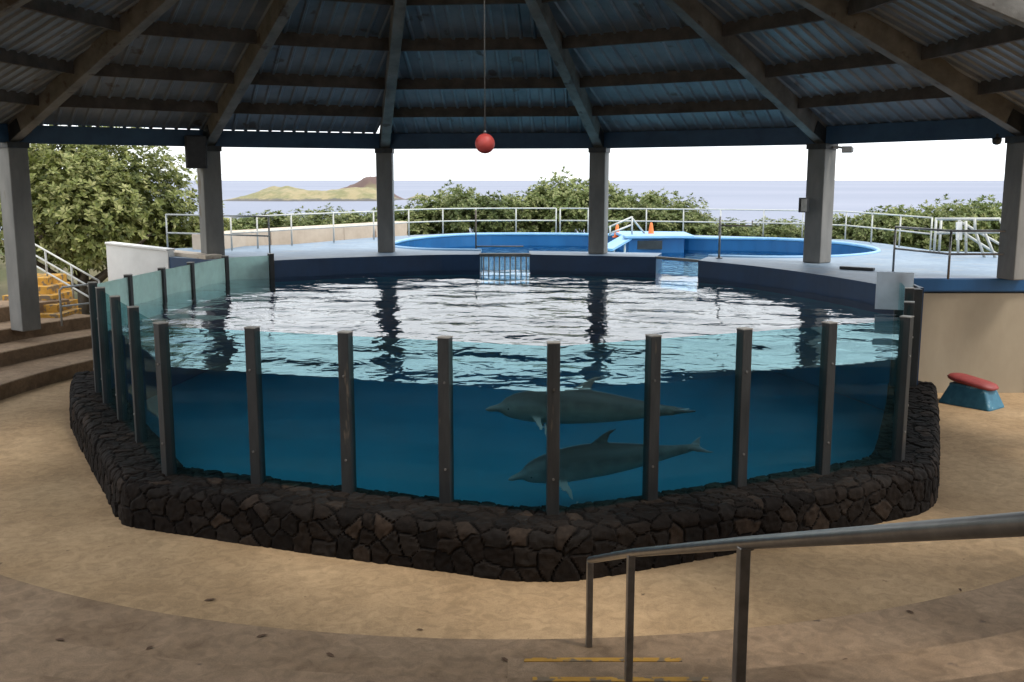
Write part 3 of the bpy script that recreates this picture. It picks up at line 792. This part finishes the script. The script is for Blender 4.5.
# fittings hung on the pavilion
sp = aty(196,152,24.6)
s0 = empty('speaker', sp, 'black loudspeaker hanging from the roof edge beside the second column from left', 'speaker')
b = MB(); b.box(sp, (.50,.42,.78), R(20)); b.build('cabinet', M['black'], s0, bevel=.03)
b = MB(); b.box(sp+V(.07,-.215,0), (.42,.02,.68), R(20)); b.build('grille', M['black'], s0, bevel=.008)
b = MB(); b.tube([sp+V(0,0,.38), V(sp.x,sp.y,5.08)], .03, 8); b.build('bracket', M['black'], s0)
c5 = COLS[4]
fl = V(c5.x+.48,c5.y-.28,4.88)
s0 = empty('floodlight', fl, 'small floodlight on the top right corner of the column right of the channel', 'floodlight')
b = MB(); b.box(fl, (.22,.16,.15), R(-25)); b.build('housing', M['steel'], s0, bevel=.015)
b = MB(); b.bar(fl+V(-.3,.1,.06), fl+V(-.06,.02,.04), .05, .05); b.build('arm', M['steel'], s0)
b = MB(); b.box(fl+V(.03,-.085,-.01), (.17,.015,.11), R(-25)); b.build('lens', M['white'], s0)
jb = aty(803,205,22.95)
s0 = empty('switch_box', jb, 'dark grey box fixed to the left side of the column right of the channel', 'box')
b = MB(); b.box(jb+V(.02,0,0), (.17,.2,.33), R(-40)); b.build('case', M['post'], s0, bevel=.01)
b = MB(); b.box(jb+V(-.01,-.11,0), (.13,.015,.28), R(-40)); b.build('lid', M['steel'], s0)
cm = aty(997,139,19.2)
s0 = empty('security_camera', cm, 'small dark camera under the eave beside the far right column', 'camera')
b = MB(); b.lathe(cm-V(0,0,.06), [(.02,-.05),(.07,-.03),(.085,.02),(.085,.07),(.03,.1)], 14); b.build('dome', M['black'], s0)
b = MB(); b.tube([cm+V(0,0,.02), V(cm.x,cm.y,5.06)], .025, 8); b.build('stem', M['post'], s0)
# red target ball on its rope
bp = aty(485,143.5,17.0)
rb = empty('target_ball', bp, 'red training ball hanging on a long rope over the tank', 'ball')
pr = [(.165*math.sin(math.pi*k/16)+.0005, -.165*math.cos(math.pi*k/16)) for k in range(17)]
b = MB(); b.lathe(bp, pr, 28); b.build('ball', M['red'], rb)
b = MB(); b.tube([bp+V(0,0,.16), bp+V(0,0,.21)], .03, 10); b.build('eyelet', M['steel'], rb)
b = MB(); b.tube([bp+V(0,0,.2), V(bp.x,bp.y,7.4), V(bp.x,bp.y,10.0)], .011, 6); b.build('rope', M['rope'], rb)

# ------------------------------------------------------------------ railings on the deck
D = DECK
railing('deck_railing', [at(px,py,D) for px,py in ((232,250.5),(258,248.5),(292,245.5),(334,242.5),(374,239.5),(409,236),(443,234.5),(476,233.8),(516,233.5),(556,233.6))], .90,
        'white two-rail railing along the back of the deck, left and centre stretch')
railing('deck_railing', [at(px,py,D) for px,py in ((560,233.6),(588,233.8),(646,234.5),(683,235.2),(720,236),(763,236.8),(802,238),(845,240),(871,243.3),(899,247),(930,251.5))], .90,
        'white two-rail railing along the back of the deck, right hand stretch')
o = railing('side_railing', [at(px,py,D) for px,py in ((168,252.5),(219,254.5),(270,257))], 1.0,
        'grey railing with brown end post at the left deck edge by the speaker column', mat_='rail_grey', r=.022)
o = railing('corner_railing', [at(px,py,D) for px,py in ((893,271.5),(948,279),(1024,279),(1110,279))], .93,
        'grey railing along the deck edge above the beige wall at right', mat_='steel', r=.024)
q = at(476,250,D)
o = empty('gate_post', q, 'single thin dark post on the deck beside the barred gate', 'post')
b = MB(); b.tube([q, q+V(0,0,1.1)], .022, 8); b.build('pole', M['rail_dark'], o)
b = MB(); b.box(q+V(0,0,.015), (.12,.12,.03)); b.build('base_plate', M['rail_dark'], o)
b = MB(); b.tube([q+V(0,0,.1), q+V(1.3,.02,.1)], .018, 8); b.build('low_rail', M['rail_dark'], o)
q = at(719,258.5,D)
o = empty('crank_post', q, 'tall thin grey post with a side arm beside the open channel', 'post')
b = MB(); b.tube([q, q+V(0,0,1.02)], .028, 8); b.build('pole', M['steel'], o)
b = MB(); b.tube([q+V(0,0,.80), q+V(.80,.1,.79), q+V(.81,.1,.92)], .02, 8); b.build('arm', M['rail_dark'], o)
b = MB(); b.box(q+V(0,0,.015), (.14,.14,.03)); b.build('base_plate', M['steel'], o)
# white stair railings at the far right
z0 = D
o = empty('stair_head_railing', at(937,252,z0), 'tangle of white stair railings beside the far right column', 'railing')
def P(px,py,y): return aty(px,py,y)
segs = [((937,219,25.5),(1000,219,24.4)),((937,233,25.5),(1000,232,24.4)),((1000,219,24.4),(1004,228,24.2)),((1004,228,24.2),(1004,262,24.2)),
        ((959,221,25.0),(1003,246,26.5)),((962,232,25.0),(1003,258,26.5)),((976,233,24.9),(986,262,24.9)),((985,233,24.8),(997,262,24.8)),
        ((958,231,25.0),(958,254,25.0)),((966,221,24.9),(966,254,24.9)),((975,219,24.8),(975,232,24.8))]
for (a,c) in segs:
    b = MB(); b.tube([P(*a),P(*c)], .035, 8); b.build('rail', M['rail_white'], o)
for px in (934,939):
    p = at(px,252.5,z0); b = MB(); b.tube([p, p+V(0,0,.92)], .035, 8); b.build('post', M['rail_white'], o)
b = MB(); b.bar(P(959,222,25.0), P(959,240,25.0), .14, .05, up=(0,1,0)); b.build('sign_plate', M['white'], o)
# flat black mat / bar on the deck
q = at(857,270,D)
b = MB(); b.box(q+V(0,0,.035), (.72,.14,.06), R(-38))
tag(b.build('dark_plank', M['black'], bevel=.01), 'short dark bar lying on the pale deck near the tank edge', 'bar')

# ------------------------------------------------------------------ far platform with slide ramp, cones
pf = empty('platform', at(655,253,WATER), 'light blue stage block with a dark window on the far pool edge', 'platform')
a, c = at(628,253,WATER), at(684,252.5,WATER)
b = MB(); b.prism([(a.x,a.y),(c.x,c.y),(c.x+.1,34.4),(a.x-.1,34.9)], 1.2, 2.36); b.build('block', M['blue_bright'], pf, bevel=.02)
b = MB(); b.prism([(a.x-.12,a.y-.1),(c.x+.3,c.y-.1),(c.x+.4,34.5),(a.x-.2,35.0)], 2.362, 2.45); b.build('top_slab', M['blue_light'], pf, bevel=.02)
m0 = (a+c)/2; b = MB(); wv = lerp(a,c,.38)
b.box((wv.x,wv.y-.03,2.15), (.80,.05,.28)); b.build('window', M['black'], pf, bevel=.01)
rp_ = empty('slide_ramp', at(607,250.5,WATER), 'pale blue sloping slide-out ramp on white legs beside the blue stage', 'ramp')
r0, r1 = aty(606,249.5,31.5), aty(630,235.5,32.3)
b = MB(); b.bar(r0, r1, .55, .08); b.build('ramp_board', M['blue_light'], rp_, bevel=.01)
for t in (.3,.75):
    p = lerp(r0,r1,t); b = MB(); b.tube([V(p.x,p.y-.2,1.3), V(p.x,p.y-.2,p.z-.03)], .035, 8); b.build('leg', M['rail_white'], rp_)
sr = empty('step_rail', aty(632,234,32.6), 'white sloping hand rails at the head of the blue slide ramp', 'railing')
for a_, c_ in (((609,227,32.2),(632,217,32.6)),((611,233,32.2),(631,225,32.6)),((632,216.5,32.6),(632,235,32.6)),((632,218,32.6),(645,234,33.4)),((610,226,32.2),(610,236,32.2))):
    b = MB(); b.tube([aty(*a_),aty(*c_)], .03, 8); b.build('rail', M['rail_white'], sr)
def cone(px, py, y, label):
    p = aty(px,py,y); o = empty('traffic_cone', p, label, 'cone', 'orange cones by the far pool')
    b = MB(); b.box(p+V(0,0,.015), (.30,.30,.03)); b.build('base', M['orange'], o, bevel=.006)
    b = MB(); b.lathe(p+V(0,0,.03), [(.115,0),(.10,.06),(.045,.38),(.03,.42)], 16); b.build('cone', M['orange'], o)
cone(617,237.5,34.2,'orange traffic cone behind the slide ramp, left of the two')
cone(651,236.3,33.2,'orange traffic cone standing on the blue stage, right of the two')

# low tan wall behind the left railing
b = MB()
pts = [at(px,py,D) for px,py in ((205,252),(235,247.5),(262,245.5),(296,242.5),(338,239.5),(378,236.5),(402,234))]
pts = [p+V(-.25,.9,0) for p in pts]
for i in range(len(pts)-1):
    a, c = pts[i], pts[i+1]
    b.bar(V(a.x,a.y,1.36), V(c.x,c.y,1.36), .8, 2.72)
lw = b.build('low_wall', M['tan'], bevel=.02)
tag(lw, 'low curved tan wall beyond the railing, between the second and third columns', 'wall')

# stool on the right-hand floor
sc = at(971,405,0)
so = empty('stool', sc, 'low stool with red oval top and flared blue base on the sandy floor', 'stool')
ang = R(-52); rot = Matrix.Rotation(ang,4,'Z')
b = MB()
def rr(hx,hy,z,r_,n_=5):
    out = []
    for (sx,sy,a0) in ((1,1,0),(-1,1,90),(-1,-1,180),(1,-1,270)):
        for k in range(n_):
            a = R(a0+90*k/(n_-1)); out.append(V(sx*(hx-r_)+r_*math.cos(a), sy*(hy-r_)+r_*math.sin(a), z))
    return out
def loft(b, rings, m=0, smooth=False):
    k = len(rings[0]); v = [sc+(rot@p) for rg in rings for p in rg]; f = []
    for i in range(len(rings)-1):
        for j in range(k): f.append((i*k+j,i*k+(j+1)%k,(i+1)*k+(j+1)%k,(i+1)*k+j))
    f += [tuple(reversed(range(k))), tuple((len(rings)-1)*k+j for j in range(k))]
    b.add(v, f, m, smooth)
loft(b, [rr(.50,.30,.0,.05),rr(.50,.30,.03,.05),rr(.36,.21,.36,.05),rr(.36,.21,.40,.05)]); b.build('base', M['teal_base'], so, bevel=.008)
b = MB(); tilt = lambda rg: [V(p.x,p.y,p.z-.07*p.x/.5) for p in rg]
loft(b, [tilt(g_) for g_ in (rr(.42,.20,.405,.17),rr(.455,.235,.43,.2),rr(.46,.24,.455,.2),rr(.43,.22,.49,.19),rr(.33,.14,.52,.13),rr(.16,.06,.53,.05))], smooth=True); b.build('pad', M['red_pad'], so)

# fallen leaves on the near floor
for k,(px,py) in enumerate(((150,648),(262,636),(505,660),(420,630),(700,664),(845,660),(910,612),(960,590),(60,640),(330,655),(210,600),(980,655))):
    p = at(px,py,.306 if (Vector((at(px,py,.3).x,at(px,py,.3).y-18,0))).length > 9.93 else .01)
    b = MB(); L_ = random.uniform(.035,.065); W_ = L_*.42; a = random.uniform(0,6.28); rot2 = Matrix.Rotation(a,3,'Z')
    v = [p+rot2@V(x*L_,y*W_,z*.012) for x,y,z in ((-1,0,0),(-.4,.8,.6),(.4,.75,.7),(1,0,.3),(.4,-.75,.9),(-.4,-.8,.5),(0,0,.05))]
    b.add(v, [(6,0,5),(6,5,4),(6,4,3),(6,3,2),(6,2,1),(6,1,0)], 0, True)
    o = b.build('fallen_leaf', M['dry_leaf'], loc=p)
    tag(o, 'dry brown fallen leaf lying on the concrete in the foreground', 'leaf', 'fallen leaves on the near concrete')

# ------------------------------------------------------------------ dolphins
def make_dolphin(name, loc, rot_, label, bend, curl):
    Ls = 2.5
    prof = [(0,.012,.014),(.02,.032,.034),(.055,.042,.046),(.078,.058,.062),(.10,.105,.092),(.14,.145,.128),(.20,.178,.165),(.29,.205,.195),(.40,.212,.205),(.52,.198,.19),
            (.64,.162,.145),(.76,.115,.092),(.86,.075,.05),(.94,.055,.03),(1.0,.03,.02)]
    def spine(s): return V((s-.45)*Ls, 0, bend*math.sin((s-.45)*2.2)**2*-1 + curl*max(0,s-.6)**2)
    bm = bmesh.new(); n_ = 20; rings = []
    for (s,hh,ww) in prof:
        c = spine(s); zoff = -.035*max(0,1-s/.12) if s < .12 else 0
        hh *= 1.08; ww *= 1.05
        rings.append([bm.verts.new(c+V(0, ww*math.cos(2*math.pi*j/n_), zoff+hh*math.sin(2*math.pi*j/n_))) for j in range(n_)])
    for a,c in zip(rings,rings[1:]):
        for j in range(n_): bm.faces.new((a[j],a[(j+1)%n_],c[(j+1)%n_],c[j]))
    bm.faces.new(list(reversed(rings[0]))); bm.faces.new(rings[-1])
    def fin(sections):   # sections: (leading point, trailing point, thickness)
        rg = []
        for (le,te,t,nv) in sections:
            le = V(*le); te = V(*te); nv = V(*nv); ring = []
            for k,(u,h_) in enumerate(((0,0),(.2,1),(.5,1),(.8,.6),(1,0),(.8,-.6),(.5,-1),(.2,-1))):
                ring.append(bm.verts.new(le.lerp(te,u)+nv*h_*t))
            rg.append(ring)
        for a,c in zip(rg,rg[1:]):
            for j in range(8): bm.faces.new((a[j],a[(j+1)%8],c[(j+1)%8],c[j]))
        bm.faces.new(list(reversed(rg[0]))); bm.faces.new(rg[-1])
    d0 = spine(.47); 
    fin([((d0.x-.20,0,d0.z+.14),(d0.x+.22,0,d0.z+.12),.03,(0,1,0)),((d0.x-.04,0,d0.z+.25),(d0.x+.15,0,d0.z+.23),.024,(0,1,0)),((d0.x+.08,0,d0.z+.33),(d0.x+.19,0,d0.z+.31),.016,(0,1,0)),((d0.x+.19,0,d0.z+.375),(d0.x+.255,0,d0.z+.355),.012,(0,1,0)),((d0.x+.27,0,d0.z+.385),(d0.x+.29,0,d0.z+.38),.01,(0,1,0))])
    p0 = spine(.25)
    for sy in (1,-1):
        nv = (0,.5*-sy,.85)
        fin([((p0.x-.08,sy*.12,p0.z-.10),(p0.x+.10,sy*.12,p0.z-.12),.03,nv),((p0.x+.03,sy*.26,p0.z-.24),(p0.x+.19,sy*.25,p0.z-.26),.022,nv),((p0.x+.14,sy*.36,p0.z-.36),(p0.x+.23,sy*.35,p0.z-.37),.015,nv),((p0.x+.21,sy*.40,p0.z-.43),(p0.x+.24,sy*.40,p0.z-.43),.012,nv)])
        t0 = spine(.95)
        fin([((t0.x-.06,0,t0.z),(t0.x+.14,0,t0.z),.03,(0,0,1)),((t0.x+.03,sy*.12,t0.z),(t0.x+.17,sy*.11,t0.z),.022,(0,0,1)),((t0.x+.13,sy*.24,t0.z+.01),(t0.x+.21,sy*.24,t0.z+.01),.014,(0,0,1)),((t0.x+.21,sy*.31,t0.z+.02),(t0.x+.24,sy*.31,t0.z+.02),.011,(0,0,1))])
    bmesh.ops.recalc_face_normals(bm, faces=bm.faces[:])
    me = bpy.data.meshes.new('t'); bm.to_mesh(me); bm.free()
    o = bpy.data.objects.new(name, me); COL.objects.link(o)
    rm = o.modifiers.new('r','REMESH'); rm.mode = 'VOXEL'; rm.voxel_size = .016
    sm = o.modifiers.new('s','SMOOTH'); sm.factor = .5; sm.iterations = 4
    dg = bpy.context.evaluated_depsgraph_get(); me2 = bpy.data.meshes.new_from_object(o.evaluated_get(dg))
    o.modifiers.clear(); o.data = me2; me2.name = name
    me2.materials.clear(); me2.materials.append(M['dolphin'])
    me2.polygons.foreach_set('use_smooth', [True]*len(me2.polygons))
    o.location = loc; o.rotation_euler = rot_
    tag(o, label, 'dolphin', 'dolphins swimming in the tank')
    for sy in (1,-1):
        e = spine(.115); b = MB(); pr_ = [(.014*math.sin(math.pi*k/8)+.0004,-.014*math.cos(math.pi*k/8)) for k in range(9)]
        b.lathe(e+V(.01,sy*.104,-.03), pr_, 10); ey = b.build('eye', M['black']); ey.parent = o
    return o
make_dolphin('dolphin', aty(594,460,12.4), (R(4),R(-7),R(4)), 'grey dolphin swimming left deeper down, its curved back fin showing', .10, .5)
make_dolphin('dolphin', aty(575,406,12.25), (R(-10),R(1),R(-3)), 'grey dolphin swimming left just beneath the water surface', .06, .2)

# ------------------------------------------------------------------ vegetation
def leaf_cloud(centres, normals, per, ll, lw, seed, shade):
    r = np.random.default_rng(seed); vs = []; fs = []; at_ = []
    for c, nn, sh in zip(centres, normals, shade):
        ax = Vector(nn).normalized(); t1 = ax.orthogonal().normalized(); t2 = ax.cross(t1)
        ph = r.random()*6.28
        for k in range(per):
            a = ph+2*math.pi*k/per+r.normal(0,.25); el = r.uniform(.05,1.0)
            d = (t1*math.cos(a)+t2*math.sin(a))*math.cos(el)+ax*math.sin(el)
            side = d.cross(ax).normalized(); L_ = ll*r.uniform(.7,1.25); W_ = lw*r.uniform(.8,1.2)
            droop = Vector((0,0,-.12*L_))
            p = Vector(c); o = len(vs)
            vs += [p+d*(L_*.08), p+d*L_*.6+side*W_*.5, p+d*L_+droop, p+d*L_*.6-side*W_*.5]
            fs.append((o,o+1,o+2,o+3)); at_.append(min(1,max(0,sh+r.normal(0,.22))))
    return vs, fs, at_
def crown_mesh(name, rx, ry, rz, n_, per, ll, lw, seed, m, lobes=7, zc=0.0):
    r = np.random.default_rng(seed); cs = []; ns = []; sh = []
    lob = []
    for k in range(lobes):
        a = r.random()*6.28; e = r.uniform(-.4,1.0); q = r.uniform(.35,.72)
        lob.append((Vector((math.cos(a)*math.cos(e)*rx*q, math.sin(a)*math.cos(e)*ry*q, math.sin(e)*rz*q)), r.uniform(.32,.58), r.uniform(.25,.75)))
    lob.append((Vector((0,0,0)), .6, .45))
    while len(cs) < n_:
        c0, q, s0 = lob[r.integers(len(lob))]
        d = Vector(r.normal(0,1,3)).normalized(); rad = q*r.uniform(.45,1.05)**.6
        if r.random() < .05: rad *= 1.10
        p = c0+Vector((d.x*rx*rad, d.y*ry*rad, d.z*rz*rad))
        cs.append(p+Vector((0,0,zc))); nn = (d*.8+Vector((0,0,.75))); ns.append(nn); sh.append(s0+r.normal(0,.12))
    vs, fs, at_ = leaf_cloud(cs, ns, per, ll, lw, seed+1, sh)
    me = bpy.data.meshes.new(name); me.from_pydata([tuple(v) for v in vs], [], fs); me.update()
    A = me.attributes.new('leaf','FLOAT','FACE'); A.data.foreach_set('value', np.array(at_,np.float32))
    me.materials.append(m); return me
def trunk_mesh(h, spread, r0, seed, nb=6):
    r = random.Random(seed); b = MB()
    b.tube([(0,0,-.3),(r.uniform(-.1,.1),r.uniform(-.1,.1),h*.3),(r.uniform(-.2,.2),r.uniform(-.2,.2),h*.6)], [r0,r0*.8,r0*.55], 8)
    for k in range(nb):
        a = 6.28*k/nb+r.uniform(-.3,.3); z0_ = h*r.uniform(.12,.5)
        b.tube([(0,0,z0_),(spread*.45*math.cos(a),spread*.45*math.sin(a),z0_+h*.25),(spread*.8*math.cos(a),spread*.8*math.sin(a),z0_+h*.45)],[r0*.5,r0*.35,r0*.15],6)
    return b
shrub_src = []
for k in range(5):
    me = crown_mesh('crown', 1.5, 1.3, 1.35, 800, 8, .16, .07, 20+k, M['leaf'], lobes=8, zc=1.55)
    tb = trunk_mesh(2.2, 1.0, .07, 40+k)
    shrub_src.append((me, tb))
gaps = [('between the second and third columns', [(236,214),(262,213),(290,212),(318,212),(344,211),(370,208)]),
        ('between the third and fourth columns', [(402,206),(424,200),(446,190),(470,186),(495,192),(520,190),(545,186),(568,178),(588,176)]),
        ('between the fourth and fifth columns', [(612,186),(634,190),(657,194),(680,203),(702,213),(724,220),(748,226),(772,222),(796,224)]),
        ('between the two right-hand columns', [(845,214),(866,208),(888,206),(912,208),(936,206),(958,204),(980,200),(1000,196)])]
ordn = ['first','second','third','fourth','fifth','sixth','seventh','eighth','ninth']
built = {}; cnt = 0
for gi,(gap,lst) in enumerate(gaps):
    for si,(px,py) in enumerate(lst):
        y = 39.6+random.uniform(-.6,1.6) + (0 if gi != 3 else -5.5)
        top = aty(px, py, y); zb = 0.9 if gi != 3 else .5
        h = max(1.6, (top.z-zb)*1.08+.15)
        k = cnt % 5; cnt += 1
        lab = 'leafy green shrub beyond the railing, %s from the left %s' % (ordn[si], gap)
        loc = V(top.x, y, zb); sc_ = (random.uniform(.9,1.15), 1.0, h/2.95)
        rz = random.uniform(0,6.28)
        if k not in built:
            o = empty('shrub', loc, lab, 'shrub', 'coastal shrubs beyond the deck railing')
            me, tb = shrub_src[k]
            c_ = bpy.data.objects.new('crown', me); COL.objects.link(c_); c_.parent = o
            t_ = tb.build('trunk', M['bark']); t_.parent = o
            o.rotation_euler = (0,0,rz); o.scale = sc_; built[k] = o
        else:
            copy_tree(built[k], loc, rz, lab, sc_)
# big tree on the left
def big_tree(x, y, z, rx, ry, rz, n_, seed, label, trunk_h, name='tree', ll=.20):
    o = empty(name, V(x,y,z), label, 'tree')
    me = crown_mesh('crown', rx, ry, rz, n_, 8, ll, ll*.42, seed, M['leaf_tree'], lobes=16, zc=trunk_h)
    c_ = bpy.data.objects.new('crown', me); COL.objects.link(c_); c_.parent = o
    t_ = trunk_mesh(trunk_h*1.25, rx*.8, .22, seed, 9).build('trunk', M['bark']); t_.parent = o
    return o
big_tree(-13.6, 31.5, 0, 4.6, 3.2, 3.7, 5200, 70, 'big bushy tree with yellow green leaves behind the white wall', 3.6)
big_tree(-20.0, 33.5, 0, 4.6, 3.6, 4.6, 2600, 71, 'leafy tree at the far left edge, mostly hidden by the left column', 4.2)
big_tree(-10.9, 32.6, .3, 1.9, 1.8, 1.9, 1300, 72, 'smaller rounded tree just left of the speaker column', 1.6)
# low foliage carpet beyond the railing
r_ = np.random.default_rng(5); cs = []; ns = []; sh = []
for k in range(4200):
    x = r_.uniform(-26,30); y = r_.uniform(38.5,52); z = (1.2 if y < 47 else 1.2-(y-47)*.33)+abs(r_.normal(0,.28))
    cs.append((x,y,z)); ns.append((r_.normal(0,.4),r_.normal(-.2,.4),1)); sh.append(.35+.2*noise.noise(Vector((x*.5,y*.5,0))))
vs, fs, a_ = leaf_cloud(cs, ns, 6, .26, .12, 9, sh)
me = bpy.data.meshes.new('ground_cover'); me.from_pydata([tuple(v) for v in vs], [], fs); me.update()
A = me.attributes.new('leaf','FLOAT','FACE'); A.data.foreach_set('value', np.array(a_,np.float32)); me.materials.append(M['leaf'])
o = bpy.data.objects.new('ground_cover', me); COL.objects.link(o)
tag(o, 'low green ground cover growing between the shrubs beyond the deck', 'ground cover', kind='stuff')

# ------------------------------------------------------------------ light, sky, camera
SUN_D = Vector((0.50,-0.30,0.95)).normalized()
el = math.asin(SUN_D.z); azi = math.atan2(SUN_D.x, SUN_D.y)
sun = bpy.data.lights.new('sun','SUN'); sun.energy = 2.0; sun.angle = R(12); sun.color = (1.0,0.95,0.87)
so_ = bpy.data.objects.new('sun', sun); COL.objects.link(so_); so_.rotation_euler = SUN_D.to_track_quat('Z','Y').to_euler()
W = bpy.data.worlds.new('World'); S.world = W; W.use_nodes = True
N = W.node_tree.nodes; L = W.node_tree.links
bg = N['Background']
sky = N.new('ShaderNodeTexSky'); sky.sky_type = 'NISHITA'; sky.sun_disc = False
sky.sun_elevation = el; sky.sun_rotation = azi; sky.air_density = 1.0; sky.dust_density = 2.5; sky.ozone_density = 1.0
tc = N.new('ShaderNodeTexCoord')
mp = N.new('ShaderNodeMapping'); mp.inputs['Scale'].default_value = (1,1,3.5); L.new(tc.outputs['Generated'], mp.inputs[0])
nz = N.new('ShaderNodeTexNoise'); nz.inputs['Scale'].default_value = 2.2; nz.inputs['Detail'].default_value = 7; L.new(mp.outputs[0], nz.inputs['Vector'])
rp = N.new('ShaderNodeValToRGB'); rp.color_ramp.elements[0].position = .30; rp.color_ramp.elements[1].position = .62
rp.color_ramp.elements[0].color = (.45,.45,.45,1); rp.color_ramp.elements[1].color = (.92,.92,.92,1)
L.new(nz.outputs['Fac'], rp.inputs['Fac'])
mx = N.new('ShaderNodeMix'); mx.data_type = 'RGBA'; L.new(rp.outputs['Color'], mx.inputs[0])
L.new(sky.outputs['Color'], mx.inputs[6]); mx.inputs[7].default_value = (13.0,13.5,13.9,1)
L.new(mx.outputs[2], bg.inputs['Color']); bg.inputs['Strength'].default_value = 0.15

cam = bpy.data.cameras.new('camera'); co = bpy.data.objects.new('camera', cam); COL.objects.link(co)
cam.sensor_width = 36; cam.lens = 36*F/1024; cam.clip_start = .05; cam.clip_end = 150000
co.location = (0,0,H); co.rotation_euler = (R(90)-PITCH,0,0)
S.camera = co
S.view_settings.view_transform = 'Standard'; S.view_settings.look = 'None'; S.view_settings.gamma = 1
S.view_settings.exposure = 0.3
S.view_settings.use_curve_mapping = False
S.render.engine = 'CYCLES'
cy = S.cycles
cy.use_denoising = True; cy.max_bounces = 7; cy.diffuse_bounces = 3; cy.glossy_bounces = 3; cy.transparent_max_bounces = 32
cy.transmission_bounces = 6; cy.volume_bounces = 1; cy.caustics_reflective = False; cy.caustics_refractive = False
cy.sample_clamp_indirect = 6
